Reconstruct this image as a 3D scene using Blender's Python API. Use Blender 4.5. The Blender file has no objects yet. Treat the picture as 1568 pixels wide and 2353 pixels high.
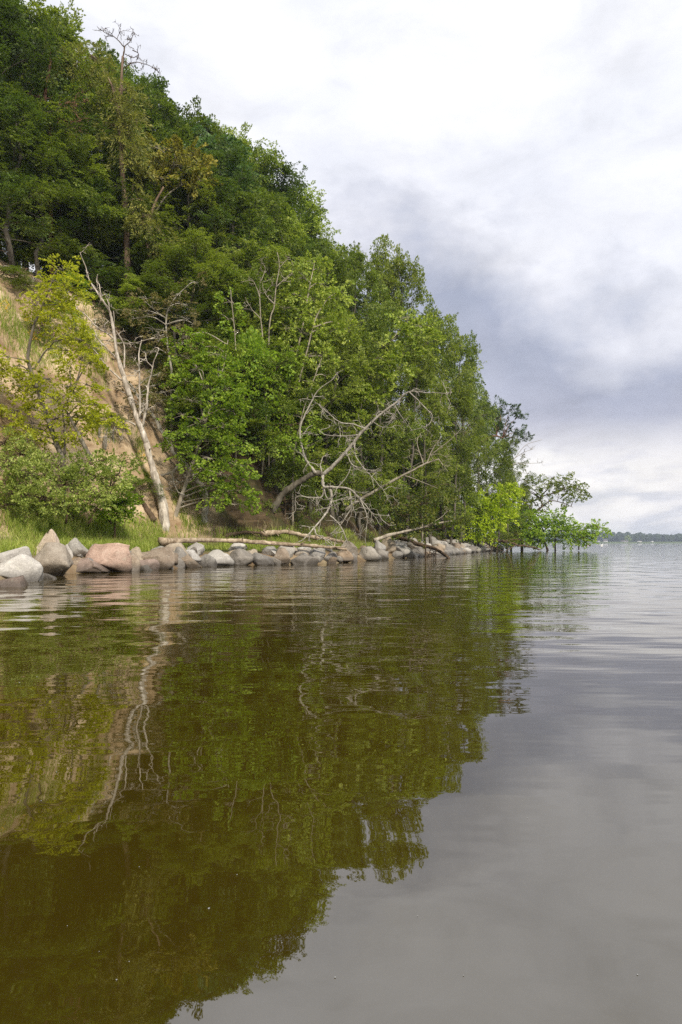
import bpy, math, random
import numpy as np
from mathutils import Vector

R = math.radians
SC = bpy.context.scene
COL = SC.collection
CAMH = 1.15
FPX = 1569.0          # focal length in the 1568 x 2353 layout frame used for the measurements below

# ------------------------------------------------------------------ camera
cam_d = bpy.data.cameras.new("camera")
cam = bpy.data.objects.new("camera", cam_d)
COL.objects.link(cam)
cam.location = (0, 0, CAMH)
cam.rotation_euler = (R(90), 0, 0)
cam_d.sensor_fit = 'VERTICAL'
cam_d.sensor_height = 36.0
cam_d.lens = 24.0
cam_d.shift_y = 0.0298
cam_d.clip_start = 0.05
cam_d.clip_end = 20000
SC.camera = cam

# ------------------------------------------------------------------ render / view
SC.render.engine = 'CYCLES'
SC.cycles.max_bounces = 7
SC.cycles.diffuse_bounces = 3
SC.cycles.glossy_bounces = 3
SC.cycles.transmission_bounces = 5
SC.cycles.transparent_max_bounces = 4
SC.cycles.volume_bounces = 0
SC.cycles.caustics_reflective = False
SC.cycles.caustics_refractive = False
SC.cycles.use_denoising = False
SC.cycles.sample_clamp_indirect = 4.0
SC.view_settings.view_transform = 'Standard'
SC.view_settings.look = 'None'
SC.view_settings.gamma = 1.0
SC.view_settings.exposure = 0.74
SC.view_settings.use_curve_mapping = False

# ------------------------------------------------------------------ node helpers
class NT:
    def __init__(self, tree):
        self.t = tree
        tree.nodes.clear()
    def n(self, typ, _props=None, **inp):
        nd = self.t.nodes.new(typ)
        for k, v in (_props or {}).items():
            setattr(nd, k, v)
        for k, v in inp.items():
            key = int(k[1:]) if k[0] == 'i' and k[1:].isdigit() else k.replace('_', ' ')
            s = nd.inputs[key]
            if isinstance(v, bpy.types.NodeSocket):
                self.t.links.new(v, s)
            else:
                s.default_value = v
        return nd
    def link(self, a, b):
        self.t.links.new(a, b)
    def math(self, op, a, b=0.0, clamp=False):
        return self.n('ShaderNodeMath', {'operation': op, 'use_clamp': clamp}, i0=a, i1=b).outputs[0]
    def mix(self, fac, a, b, blend='MIX'):
        nd = self.t.nodes.new('ShaderNodeMix')
        nd.data_type = 'RGBA'; nd.blend_type = blend
        for s, v in ((nd.inputs[0], fac), (nd.inputs[6], a), (nd.inputs[7], b)):
            if isinstance(v, bpy.types.NodeSocket):
                self.t.links.new(v, s)
            elif isinstance(v, (tuple, list)):
                s.default_value = (*v[:3], 1.0)
            else:
                s.default_value = v
        return nd.outputs[2]
    def ramp(self, fac, stops, interp='LINEAR'):
        nd = self.t.nodes.new('ShaderNodeValToRGB')
        cr = nd.color_ramp; cr.interpolation = interp
        while len(cr.elements) < len(stops):
            cr.elements.new(0.5)
        for e, (p, c) in zip(cr.elements, stops):
            e.position = p
            e.color = (c, c, c, 1) if isinstance(c, (int, float)) else (*c[:3], 1)
        self.t.links.new(fac, nd.inputs[0])
        return nd.outputs[0]
    def noise(self, vec, scale, detail=4.0, rough=0.55, dist=0.0, out='Fac'):
        nd = self.n('ShaderNodeTexNoise', None, Scale=scale, Detail=detail, Roughness=rough, Distortion=dist)
        if vec is not None:
            self.t.links.new(vec, nd.inputs['Vector'])
        return nd.outputs[out]
    def mapping(self, vec, loc=(0, 0, 0), rot=(0, 0, 0), scale=(1, 1, 1)):
        return self.n('ShaderNodeMapping', None, Vector=vec, Location=loc, Rotation=rot, Scale=scale).outputs[0]

# ------------------------------------------------------------------ world: overcast sky
SUN_EL, SUN_AZ = 40.0, 150.0      # compass-like: azimuth clockwise from +Y; the veiled sun stands behind the camera's right shoulder
world = bpy.data.worlds.new("World")
SC.world = world
world.use_nodes = True
w = NT(world.node_tree)
sky = w.n('ShaderNodeTexSky', {'sky_type': 'NISHITA', 'sun_disc': False, 'sun_elevation': R(SUN_EL), 'sun_rotation': R(SUN_AZ),
                               'altitude': 20.0, 'air_density': 1.2, 'dust_density': 2.5, 'ozone_density': 1.0})
tc = w.n('ShaderNodeTexCoord').outputs['Generated']
sep = w.n('ShaderNodeSeparateXYZ', None, Vector=tc)
el = w.math('MAXIMUM', sep.outputs[2], 0.0)
# the cloud bank: brightness follows height above the horizon, torn by billowing noise and leaning a little to one side
warp = w.noise(w.mapping(tc, loc=(3.1, 0.4, 1.7), scale=(1, 1, 1.15)), 2.4, 5.0, 0.5, 0.15)
fine = w.noise(w.mapping(tc, loc=(7.0, 2.0, 0.6), scale=(1, 1, 1.5)), 5.2, 7.0, 0.58, 0.15)
e2 = w.math('ADD', el, w.math('MULTIPLY', w.math('SUBTRACT', warp, 0.5), 0.34))
e2 = w.math('ADD', e2, w.math('MULTIPLY', w.math('SUBTRACT', fine, 0.5), 0.24))
e2 = w.math('ADD', e2, w.math('MULTIPLY', sep.outputs[0], 0.28))
cloud = w.ramp(e2, [(0.0, (0.80, 0.78, 0.80)), (0.15, (0.92, 0.89, 0.90)), (0.20, (0.97, 0.95, 0.96)), (0.225, (0.62, 0.625, 0.73)), (0.285, (0.52, 0.53, 0.635)), (0.345, (0.445, 0.47, 0.59)),
                    (0.385, (0.60, 0.62, 0.72)), (0.42, (0.75, 0.76, 0.84)), (0.46, (0.92, 0.93, 1.0)), (0.55, (0.99, 1.0, 1.06)), (1.0, (1.0, 1.015, 1.07))])
thin = w.noise(w.mapping(tc, loc=(0.3, 5.0, 2.2), scale=(1, 1, 3.5)), 9.0, 5.0, 0.55, 0.2)
low = w.ramp(el, [(0.0, 1.0), (0.10, 0.92), (0.17, 0.0)])
warm = w.ramp(thin, [(0.36, (0.78, 0.78, 0.84)), (0.45, (0.97, 0.94, 0.95)), (0.54, (1.10, 1.06, 1.03))])
cloud = w.mix(w.math('MULTIPLY', low, 0.95), cloud, warm)
curl = w.noise(w.mapping(tc, loc=(1.3, 9.0, 4.0), scale=(1, 1, 2.2)), 7.5, 6.0, 0.6, 0.3)
cloud = w.mix(1.0, cloud, w.ramp(curl, [(0.30, 0.90), (0.50, 1.02), (0.68, 1.09)]), 'MULTIPLY')
bg_sky = w.n('ShaderNodeBackground', None, Color=sky.outputs[0], Strength=0.1)
bg_cld = w.n('ShaderNodeBackground', None, Color=cloud, Strength=0.61)
cover = w.ramp(fine, [(0.30, 0.86), (0.55, 0.97)])
mixw = w.n('ShaderNodeMixShader', None, Fac=cover)
w.link(bg_sky.outputs[0], mixw.inputs[1]); w.link(bg_cld.outputs[0], mixw.inputs[2])
wo = w.n('ShaderNodeOutputWorld'); w.link(mixw.outputs[0], wo.inputs[0])

# ------------------------------------------------------------------ sun (veiled by cloud)
sun_d = bpy.data.lights.new("sun", 'SUN')
sun_d.energy = 2.9
sun_d.angle = R(7)
sun_d.color = (1.0, 0.90, 0.76)
sun = bpy.data.objects.new("sun", sun_d); COL.objects.link(sun)
sd = Vector((math.sin(R(SUN_AZ)) * math.cos(R(SUN_EL)), math.cos(R(SUN_AZ)) * math.cos(R(SUN_EL)), math.sin(R(SUN_EL))))
sun.rotation_euler = sd.to_track_quat('Z', 'Y').to_euler()
sun.location = sd * 60

# ------------------------------------------------------------------ generic geometry helpers
def hash3(ix, iy, iz, seed):
    h = (ix * 374761393 + iy * 668265263 + iz * 2147483647 + seed * 1274126177) & 0xFFFFFFFF
    h = ((h ^ (h >> 13)) * 1274126177) & 0xFFFFFFFF
    h = (h ^ (h >> 16)) & 0xFFFFFFFF
    return h.astype(np.float64) / 4294967295.0

def vnoise(p, seed=0):
    i = np.floor(p).astype(np.int64); f = p - i
    f = f * f * (3 - 2 * f)
    out = 0
    for dx in (0, 1):
        for dy in (0, 1):
            for dz in (0, 1):
                wgt = (f[:, 0] if dx else 1 - f[:, 0]) * (f[:, 1] if dy else 1 - f[:, 1]) * (f[:, 2] if dz else 1 - f[:, 2])
                out = out + wgt * hash3(i[:, 0] + dx, i[:, 1] + dy, i[:, 2] + dz, seed)
    return out * 2 - 1

def fbm(p, octv=4, seed=0, gain=0.5):
    a, s, tot = 1.0, 0, 0
    for k in range(octv):
        s = s + a * vnoise(p * (2.03 ** k) + 17.3 * k, seed + k)
        tot += a; a *= gain
    return s / tot

def mesh_np(name, V, faces, k):
    """V (n,3), faces flat index array of polygons with k corners each"""
    me = bpy.data.meshes.new(name)
    V = np.ascontiguousarray(V, dtype=np.float32)
    F = np.ascontiguousarray(faces, dtype=np.int32).ravel()
    nf = len(F) // k
    me.vertices.add(len(V)); me.vertices.foreach_set('co', V.ravel())
    me.loops.add(len(F)); me.loops.foreach_set('vertex_index', F)
    me.polygons.add(nf)
    me.polygons.foreach_set('loop_start', np.arange(nf, dtype=np.int32) * k)
    me.update(calc_edges=True)
    return me

def make(name, me, mat=None, parent=None, loc=None):
    o = bpy.data.objects.new(name, me)
    COL.objects.link(o)
    if mat is not None and me is not None and not me.materials:
        me.materials.append(mat)
    if parent is not None:
        o.parent = parent
    if loc is not None:
        o.location = loc
    return o

def tag(o, label=None, cat=None, group=None, kind=None):
    if label: o['label'] = label
    if cat: o['category'] = cat
    if group: o['group'] = group
    if kind: o['kind'] = kind
    return o

def smooth_path(pts, n):
    """Catmull-Rom through pts (m,d) -> n samples"""
    P = np.asarray(pts, float)
    if len(P) == 2:
        t = np.linspace(0, 1, n)[:, None]
        return P[0] * (1 - t) + P[1] * t
    E = np.vstack([2 * P[0] - P[1], P, 2 * P[-1] - P[-2]])
    m = len(P) - 1
    ts = np.linspace(0, m - 1e-6, n)
    i = ts.astype(int); t = (ts - i)[:, None]
    a, b, c, d = E[i], E[i + 1], E[i + 2], E[i + 3]
    return 0.5 * (2 * b + (c - a) * t + (2 * a - 5 * b + 4 * c - d) * t ** 2 + (3 * b - a - 3 * c + d) * t ** 3)

class Tubes:
    """collects tapered round tubes into one mesh"""
    def __init__(self):
        self.V, self.F, self.n = [], [], 0
    def add(self, path, rad, sides=6, rough=0.0, seed=0, cap=True):
        P = np.asarray(path, float); m = len(P)
        rad = np.broadcast_to(np.asarray(rad, float), (m,)).copy()
        T = np.gradient(P, axis=0); T /= np.linalg.norm(T, axis=1, keepdims=True) + 1e-9
        up = np.array([0, 0, 1.0]) if abs(T[0, 2]) < 0.9 else np.array([0, 1.0, 0])
        A = np.cross(T, up); bad = np.linalg.norm(A, axis=1) < 1e-3
        A[bad] = np.array([1.0, 0, 0]); A /= np.linalg.norm(A, axis=1, keepdims=True)
        for i in range(1, m):
            if A[i] @ A[i - 1] < 0: A[i] = -A[i]
        B = np.cross(T, A)
        ang = np.arange(sides) * 2 * math.pi / sides
        ring = A[:, None, :] * np.cos(ang)[None, :, None] + B[:, None, :] * np.sin(ang)[None, :, None]
        rr = np.repeat(rad[:, None], sides, 1)
        if rough > 0:
            q = P[:, None, :] + ring * rr[:, :, None]
            nz = fbm(q.reshape(-1, 3) / max(rad.max() * 1.3, 1e-3) + seed * 3.7, 3, seed).reshape(m, sides)
            rr = rr * (1 + rough * nz)
        V = (P[:, None, :] + ring * rr[:, :, None]).reshape(-1, 3)
        i = np.arange(m - 1)[:, None] * sides; j = np.arange(sides)[None, :]; j2 = (j + 1) % sides
        F = np.stack([i + j, i + j2, i + sides + j2, i + sides + j], -1).reshape(-1, 4) + self.n
        self.V.append(V); self.F.append(F); self.n += len(V)
        if cap:
            for e, idx in ((0, 0), (1, m - 1)):
                c = np.vstack([P[idx]] * 1) + (T[idx] * rad[idx] * (0.35 if e else -0.2))
                self.V.append(c); ci = self.n; self.n += 1
                base = ci - 1 - (m - idx - 1) * sides - (sides - 1) if e == 0 else ci - 1 - sides - (sides - 1) + 0
                base = (ci - m * sides) if e == 0 else (ci - 1 - sides)
                rg = base + np.arange(sides)
                nx = np.roll(rg, -1)
                tri = np.stack([np.full(sides, ci), nx, rg, rg], -1) if e == 0 else np.stack([np.full(sides, ci), rg, nx, nx], -1)
                self.tri = getattr(self, 'tri', []) + [tri[:, :3]]
    def mesh(self, name):
        V = np.vstack(self.V); F = np.vstack(self.F)
        tri = np.vstack(self.tri) if getattr(self, 'tri', None) else np.zeros((0, 3), int)
        me = bpy.data.meshes.new(name)
        me.vertices.add(len(V)); me.vertices.foreach_set('co', V.astype(np.float32).ravel())
        loops = np.concatenate([F.ravel(), tri.ravel()]).astype(np.int32)
        me.loops.add(len(loops)); me.loops.foreach_set('vertex_index', loops)
        st = np.concatenate([np.arange(len(F)) * 4, len(F) * 4 + np.arange(len(tri)) * 3]).astype(np.int32)
        me.polygons.add(len(st)); me.polygons.foreach_set('loop_start', st)
        me.update(calc_edges=True)
        return me

def unit(a):
    return a / (np.linalg.norm(a, axis=-1, keepdims=True) + 1e-9)

def spray_leaves(rng, pos, axis, size, K=34, leaf=(0.12, 0.07), droop=0.25, flat=0.35, tilt=0.45, width=0.5, hang=0.0):
    """leafy twigs: each spray is a fan of K leaves in one loose plane. returns quad vertices (n*4,3)"""
    S = len(pos)
    a = unit(axis)
    z = np.zeros_like(a); z[:, 2] = 1
    nrm = unit(z - (a * z).sum(1, keepdims=True) * a + rng.normal(0, tilt, a.shape))
    nrm = unit(nrm - (nrm * a).sum(1, keepdims=True) * a)
    b = np.cross(nrm, a)
    x = rng.random((S, K)) ** 0.8
    side = rng.choice([-1.0, 1.0], (S, K))
    y = side * width * rng.random((S, K)) ** 0.8 * np.sin(np.clip(x * 0.95 + 0.12, 0, 1) * math.pi) ** 0.7
    th = side * rng.uniform(0.2, 1.1, (S, K)) * (1 - 0.6 * x)
    L = size[:, None]
    p = pos[:, None, :] + L[..., None] * (x[..., None] * a[:, None] + y[..., None] * b[:, None])
    p = p - (droop * L * (x ** 2 + 1.2 * y ** 2))[..., None] * np.array([0, 0, 1.0]) + rng.normal(0, 0.03, (S, K, 3)) * L[..., None]
    d = np.cos(th)[..., None] * a[:, None] + np.sin(th)[..., None] * b[:, None] + rng.normal(0, 0.25, (S, K, 3))
    d[..., 2] -= hang + 0.25 * droop
    d = unit(d)
    n = unit(nrm[:, None] + rng.normal(0, flat, (S, K, 3)))
    wv = unit(np.cross(n, d))
    s = rng.uniform(0.7, 1.3, (S, K, 1))
    ln, wd = leaf[0] * s, leaf[1] * s * 0.5
    v0 = p; v1 = p + d * ln * 0.45 + wv * wd; v2 = p + d * ln; v3 = p + d * ln * 0.45 - wv * wd
    return np.stack([v0, v1, v2, v3], 2).reshape(-1, 3)

def quads_mesh(name, V):
    return mesh_np(name, V, np.arange(len(V)), 4)

def ico(sub):
    import bmesh
    bm = bmesh.new(); bmesh.ops.create_icosphere(bm, subdivisions=sub, radius=1.0)
    V = np.array([v.co[:] for v in bm.verts]); F = np.array([[v.index for v in f.verts] for f in bm.faces])
    bm.free(); return V, F
ICO3, ICO4 = ico(3), ico(4)

# ------------------------------------------------------------------ layout helpers
def P(u, v, Y):
    return np.array([(u - 784) / FPX * Y, Y, CAMH + (1246 - v) / FPX * Y])

SHORE = np.array([(-16, -60), (-13, -20), (-11, 4), (-9.6, 14), (-9.1, 18.2), (-9.7, 21.5), (-9.9, 25), (-8.4, 27.3), (-6.6, 32.2), (-5.4, 34.4), (-3.1, 35.4),
                  (-.6, 36.8), (1.8, 43), (4.3, 50), (7, 56), (12.1, 69), (16.5, 82), (21, 95), (24.5, 102), (26, 110), (22, 121), (8, 138), (-25, 170)], float)
LAND = np.vstack([SHORE, [(-220, 190), (-220, -60)]])

def shore_dist(X, Y):
    X = np.asarray(X, float); Y = np.asarray(Y, float)
    best = np.full(X.shape, 1e9)
    for (ax, ay), (bx, by) in zip(SHORE[:-1], SHORE[1:]):
        dx, dy = bx - ax, by - ay
        t = np.clip(((X - ax) * dx + (Y - ay) * dy) / (dx * dx + dy * dy), 0, 1)
        best = np.minimum(best, np.hypot(X - ax - t * dx, Y - ay - t * dy))
    ins = np.zeros(X.shape, bool)
    n = len(LAND)
    for i in range(n):
        (ax, ay), (bx, by) = LAND[i], LAND[(i + 1) % n]
        c = ((ay > Y) != (by > Y))
        xi = (bx - ax) * (Y - ay) / ((by - ay) if by != ay else 1e-9) + ax
        ins ^= c & (X < xi)
    return np.where(ins, best, -best)

def sand_mask(X, Y):
    q = np.stack([X * 0.35, Y * 0.35, np.zeros_like(X)], -1).reshape(-1, 3)
    nz = fbm(q, 3, 5).reshape(np.shape(X))
    d = 37.2 - 0.56 * (X + 5.5) - Y + 1.6 * nz
    return np.clip(d / 1.6 + 0.5, 0, 1)

def terrain_z(X, Y):
    X = np.asarray(X, float); Y = np.asarray(Y, float)
    shp = X.shape
    s = shore_dist(X, Y)
    q = np.stack([X, Y, np.zeros_like(X)], -1).reshape(-1, 3)
    big = fbm(q * 0.16, 3, 11).reshape(shp)
    med = fbm(q * np.array([0.55, 0.55, 1]), 3, 21).reshape(shp)
    sm = fbm(q * 1.7, 3, 31).reshape(shp)
    s2 = s + np.clip((s - 3.5) / 3, 0, 1) * (big * 1.1 + med * 0.55)
    z = np.interp(s2, [-40, -8, -2, 0, 0.6, 1.6, 3.4, 4.6, 8, 12, 16, 25, 70], [-3, -1.6, -.7, -.12, .30, .72, .98, 2.5, 8.8, 15.4, 17.8, 19.5, 23])
    z = z + np.clip((s - 0.5) / 2, 0, 1) * (0.07 * sm + 0.10 * med) + np.clip((s - 4) / 2, 0, 1) * 0.16 * sm
    along = 0.43 * X + 0.9 * Y
    g = np.stack([along * 0.75, s * 0.10, 0 * X], -1).reshape(-1, 3)
    gul = 1 - np.abs(fbm(g, 3, 41).reshape(shp)) * 2.6                 # rills running down the face
    ledge = np.maximum(0, fbm(np.stack([along * 0.2, s * 0.9, 0 * X], -1).reshape(-1, 3), 3, 43).reshape(shp)) * 1.5
    face = np.clip((s - 4.2) / 1.5, 0, 1) * np.clip((14 - s) / 2, 0, 1) * np.clip((50 - Y) / 4, 0, 1)
    return z - face * (0.55 * np.clip(gul, 0, 1) ** 2 - 0.6 * ledge)

def tz(x, y):
    return float(terrain_z(np.array([x]), np.array([y]))[0])

_YS = np.concatenate([np.arange(14, 70, 0.25), np.arange(70, 140, 0.6)])
def ray_hit(u, v):
    X = (u - 784) / FPX * _YS; Z = CAMH + (1246 - v) / FPX * _YS
    T = terrain_z(X, _YS)
    k = np.nonzero(T >= Z)[0]
    i = k[0] if len(k) else len(_YS) - 1
    return np.array([X[i], _YS[i], T[i]])

_su = 784 + FPX * SHORE[3:20, 0] / SHORE[3:20, 1]
def shore_y(u):
    return float(np.interp(u, _su[:16], SHORE[3:19, 1]))

# ------------------------------------------------------------------ materials
def new_mat(name):
    m = bpy.data.materials.new(name); m.use_nodes = True
    return m, NT(m.node_tree)

def out(t, sh, disp=None):
    o = t.n('ShaderNodeOutputMaterial'); t.link(sh, o.inputs[0])

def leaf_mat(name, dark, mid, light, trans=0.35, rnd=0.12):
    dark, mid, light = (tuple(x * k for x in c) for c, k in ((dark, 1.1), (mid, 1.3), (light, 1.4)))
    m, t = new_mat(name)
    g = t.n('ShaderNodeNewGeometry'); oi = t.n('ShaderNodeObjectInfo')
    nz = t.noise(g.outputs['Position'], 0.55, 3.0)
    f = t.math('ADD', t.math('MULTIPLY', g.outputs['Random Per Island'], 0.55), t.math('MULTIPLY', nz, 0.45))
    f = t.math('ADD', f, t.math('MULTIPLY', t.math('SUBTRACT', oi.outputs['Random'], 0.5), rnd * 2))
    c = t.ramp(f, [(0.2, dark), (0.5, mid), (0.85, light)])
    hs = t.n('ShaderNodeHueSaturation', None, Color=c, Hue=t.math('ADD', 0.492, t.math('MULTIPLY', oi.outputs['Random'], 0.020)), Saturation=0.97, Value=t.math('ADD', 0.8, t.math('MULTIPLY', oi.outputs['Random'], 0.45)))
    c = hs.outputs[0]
    p = t.n('ShaderNodeBsdfPrincipled', None, Base_Color=c, Roughness=0.5, Specular_IOR_Level=0.32)
    tr = t.n('ShaderNodeBsdfTranslucent', None, Color=t.mix(0.5, c, (mid[0] * 1.9, mid[1] * 2.0, mid[2] * 0.8)))
    mx = t.n('ShaderNodeMixShader', None, Fac=trans)
    t.link(p.outputs[0], mx.inputs[1]); t.link(tr.outputs[0], mx.inputs[2])
    out(t, mx.outputs[0]); return m

LEAF = {
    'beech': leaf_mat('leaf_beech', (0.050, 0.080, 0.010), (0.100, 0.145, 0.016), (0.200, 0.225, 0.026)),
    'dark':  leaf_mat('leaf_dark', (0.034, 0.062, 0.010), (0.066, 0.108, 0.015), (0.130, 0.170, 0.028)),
    'blue':  leaf_mat('leaf_bluegreen', (0.042, 0.082, 0.022), (0.070, 0.128, 0.036), (0.115, 0.180, 0.052)),
    'lime':  leaf_mat('leaf_lime', (0.180, 0.215, 0.010), (0.310, 0.340, 0.014), (0.460, 0.465, 0.024), 0.45),
    'bright': leaf_mat('leaf_bright', (0.085, 0.150, 0.012), (0.155, 0.235, 0.016), (0.270, 0.330, 0.026), 0.4),
    'glow': leaf_mat('leaf_glow', (0.150, 0.205, 0.010), (0.260, 0.330, 0.014), (0.400, 0.440, 0.024), 0.44),
    'fresh': leaf_mat('leaf_fresh', (0.090, 0.130, 0.016), (0.165, 0.215, 0.024), (0.300, 0.320, 0.046), 0.40),
    'yellow': leaf_mat('leaf_yellow', (0.095, 0.105, 0.014), (0.160, 0.155, 0.020), (0.250, 0.205, 0.028), 0.4),
    'olive': leaf_mat('leaf_olive', (0.078, 0.105, 0.018), (0.150, 0.190, 0.032), (0.275, 0.295, 0.070), 0.38),
    'larch': leaf_mat('leaf_larch', (0.080, 0.100, 0.016), (0.150, 0.165, 0.028), (0.260, 0.235, 0.050), 0.34),
    'rust':  leaf_mat('leaf_rust', (0.065, 0.105, 0.014), (0.115, 0.150, 0.020), (0.210, 0.160, 0.028), 0.35),
    'pine':  leaf_mat('leaf_pine', (0.026, 0.056, 0.018), (0.048, 0.090, 0.030), (0.090, 0.135, 0.044), 0.15),
    'dry':   leaf_mat('leaf_dry', (0.110, 0.095, 0.036), (0.175, 0.155, 0.058), (0.260, 0.225, 0.095), 0.28),
    'grass': leaf_mat('leaf_grass', (0.120, 0.165, 0.018), (0.190, 0.245, 0.030), (0.330, 0.330, 0.090), 0.38),
    'heather': leaf_mat('petal_purple', (0.22, 0.06, 0.22), (0.34, 0.10, 0.33), (0.46, 0.18, 0.45), 0.3),
    'gorse': leaf_mat('petal_yellow', (0.50, 0.30, 0.02), (0.65, 0.40, 0.02), (0.75, 0.50, 0.04), 0.3),
}

def bark_mat(name, c0, c1, c2, scale=6.0, bump=0.35, stretch=0.25, moss=0.0, rough=0.85):
    m, t = new_mat(name)
    co = t.n('ShaderNodeTexCoord').outputs['Object']
    mp = t.mapping(co, scale=(1, 1, stretch))
    n1 = t.noise(mp, scale, 6.0, 0.65, 0.4)
    n2 = t.noise(co, 0.9, 4.0, 0.6)
    c = t.ramp(n1, [(0.32, c0), (0.5, c1), (0.68, c2)])
    c = t.mix(t.math('MULTIPLY', t.ramp(n2, [(0.40, 0.0), (0.62, 1.0)]), 0.55), c, c0)
    if moss:
        g = t.n('ShaderNodeNewGeometry')
        up = t.n('ShaderNodeSeparateXYZ', None, Vector=g.outputs['Normal']).outputs[2]
        k = t.math('MULTIPLY', t.ramp(t.math('ADD', up, t.math('MULTIPLY', t.math('SUBTRACT', n2, 0.5), 2.5)), [(0.35, 0.0), (0.8, 1.0)]), moss)
        c = t.mix(k, c, (0.075, 0.085, 0.015))
    bp = t.n('ShaderNodeBump', None, Strength=bump, Distance=0.05, Height=n1)
    p = t.n('ShaderNodeBsdfPrincipled', None, Base_Color=c, Roughness=rough, Specular_IOR_Level=0.2, Normal=bp.outputs[0])
    out(t, p.outputs[0]); return m

BARK = {
    'grey': bark_mat('bark_grey', (0.070, 0.060, 0.045), (0.140, 0.125, 0.098), (0.23, 0.21, 0.17)),
    'beech': bark_mat('bark_beech', (0.060, 0.052, 0.040), (0.110, 0.098, 0.078), (0.19, 0.175, 0.14)),
    'pale': bark_mat('bark_pale', (0.17, 0.145, 0.11), (0.32, 0.285, 0.225), (0.46, 0.42, 0.345)),
    'white': bark_mat('deadwood_white', (0.15, 0.125, 0.10), (0.47, 0.42, 0.35), (0.74, 0.70, 0.62), 6.0, 0.7, 0.16),
    'log':  bark_mat('deadwood_log', (0.13, 0.095, 0.062), (0.36, 0.285, 0.20), (0.58, 0.50, 0.38), 5.0, 0.7, 0.9),
    'dead': bark_mat('deadwood_grey', (0.17, 0.155, 0.125), (0.34, 0.315, 0.265), (0.52, 0.50, 0.44), 8.0, 0.4, 0.5),
    'brown': bark_mat('bark_brown', (0.055, 0.036, 0.022), (0.110, 0.076, 0.048), (0.17, 0.125, 0.085), 6.0, 0.5, 0.4),
    'moss': bark_mat('bark_mossy', (0.050, 0.036, 0.022), (0.105, 0.078, 0.050), (0.18, 0.140, 0.095), 6.0, 0.5, 0.6, 0.85),
    'pine': bark_mat('bark_pine', (0.095, 0.050, 0.030), (0.190, 0.100, 0.060), (0.29, 0.170, 0.105), 7.0, 0.5, 0.3),
    'larch': bark_mat('bark_larch', (0.105, 0.070, 0.048), (0.200, 0.140, 0.098), (0.32, 0.235, 0.175), 7.0, 0.5, 0.3),
}

def rock_mat(name, dark, mid, light, spot=0.5):
    m, t = new_mat(name)
    co = t.n('ShaderNodeTexCoord').outputs['Object']; oi = t.n('ShaderNodeObjectInfo')
    off = t.n('ShaderNodeVectorMath', {'operation': 'ADD'})
    cmb = t.n('ShaderNodeCombineXYZ', None, X=t.math('MULTIPLY', oi.outputs['Random'], 37.0), Y=t.math('MULTIPLY', oi.outputs['Random'], 91.0), Z=0.0)
    t.link(co, off.inputs[0]); t.link(cmb.outputs[0], off.inputs[1])
    v = off.outputs[0]
    n1 = t.noise(v, 1.6, 6.0, 0.62, 0.5)
    n2 = t.noise(v, 22.0, 4.0, 0.7)
    n3 = t.noise(v, 3.4, 5.0, 0.6, 0.8)
    c = t.ramp(n1, [(0.22, dark), (0.48, mid), (0.72, light)])
    c = t.mix(t.math('MULTIPLY', t.ramp(n2, [(0.38, 1.0), (0.52, 0.0)]), 0.35), c, tuple(x * 0.6 for x in dark))
    c = t.mix(t.math('MULTIPLY', t.ramp(n2, [(0.56, 0.0), (0.68, 1.0)]), 0.4), c, tuple(min(1, x * 1.4) for x in light))
    c = t.mix(t.math('MULTIPLY', t.ramp(n3, [(0.58, 0.0), (0.66, 1.0)]), spot * 0.8), c, (0.070, 0.060, 0.052))
    lich = t.noise(v, 5.5, 5.0, 0.7)
    c = t.mix(t.math('MULTIPLY', t.ramp(lich, [(0.58, 0.0), (0.66, 1.0)]), 0.4), c, (0.40, 0.39, 0.32))
    c = t.mix(1.0, c, t.ramp(oi.outputs['Random'], [(0, (0.90, 0.90, 0.92)), (0.5, (1.06, 1.06, 1.06)), (1, (1.05, 1.0, 0.94))]), 'MULTIPLY')
    # algae and wet film up to the splash line
    wz = t.n('ShaderNodeSeparateXYZ', None, Vector=t.n('ShaderNodeNewGeometry').outputs['Position']).outputs[2]
    wet = t.ramp(t.math('ADD', wz, t.math('MULTIPLY', t.math('SUBTRACT', n3, 0.5), 0.35)), [(0.06, 1.0), (0.24, 0.6), (0.38, 0.0)])
    c = t.mix(t.math('MULTIPLY', wet, 0.8), c, (0.038, 0.032, 0.024))
    bp = t.n('ShaderNodeBump', None, Strength=0.8, Distance=0.05, Height=t.math('ADD', n3, t.math('MULTIPLY', n2, 0.35)))
    p = t.n('ShaderNodeBsdfPrincipled', None, Base_Color=c, Roughness=t.math('SUBTRACT', 0.85, t.math('MULTIPLY', wet, 0.45)), Specular_IOR_Level=0.3, Normal=bp.outputs[0])
    out(t, p.outputs[0]); return m

ROCK = {
    'grey': rock_mat('granite_grey', (0.15, 0.14, 0.125), (0.27, 0.26, 0.235), (0.40, 0.385, 0.355), 0.35),
    'tan':  rock_mat('granite_tan', (0.18, 0.15, 0.115), (0.30, 0.26, 0.205), (0.41, 0.37, 0.30), 0.3),
    'pink': rock_mat('granite_pink', (0.24, 0.17, 0.14), (0.40, 0.295, 0.245), (0.52, 0.42, 0.365), 0.45),
    'red':  rock_mat('granite_red', (0.15, 0.115, 0.10), (0.25, 0.195, 0.17), (0.36, 0.29, 0.255), 0.6),
    'white': rock_mat('granite_white', (0.25, 0.235, 0.21), (0.39, 0.375, 0.345), (0.52, 0.505, 0.47), 0.35),
    'cream': rock_mat('quartz_cream', (0.38, 0.31, 0.25), (0.53, 0.46, 0.39), (0.64, 0.58, 0.51), 0.15),
    'dark': rock_mat('granite_dark', (0.11, 0.104, 0.095), (0.19, 0.18, 0.165), (0.30, 0.288, 0.265), 0.45),
    'brown': rock_mat('granite_brown', (0.13, 0.100, 0.070), (0.235, 0.185, 0.135), (0.33, 0.275, 0.21), 0.5),
}

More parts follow.
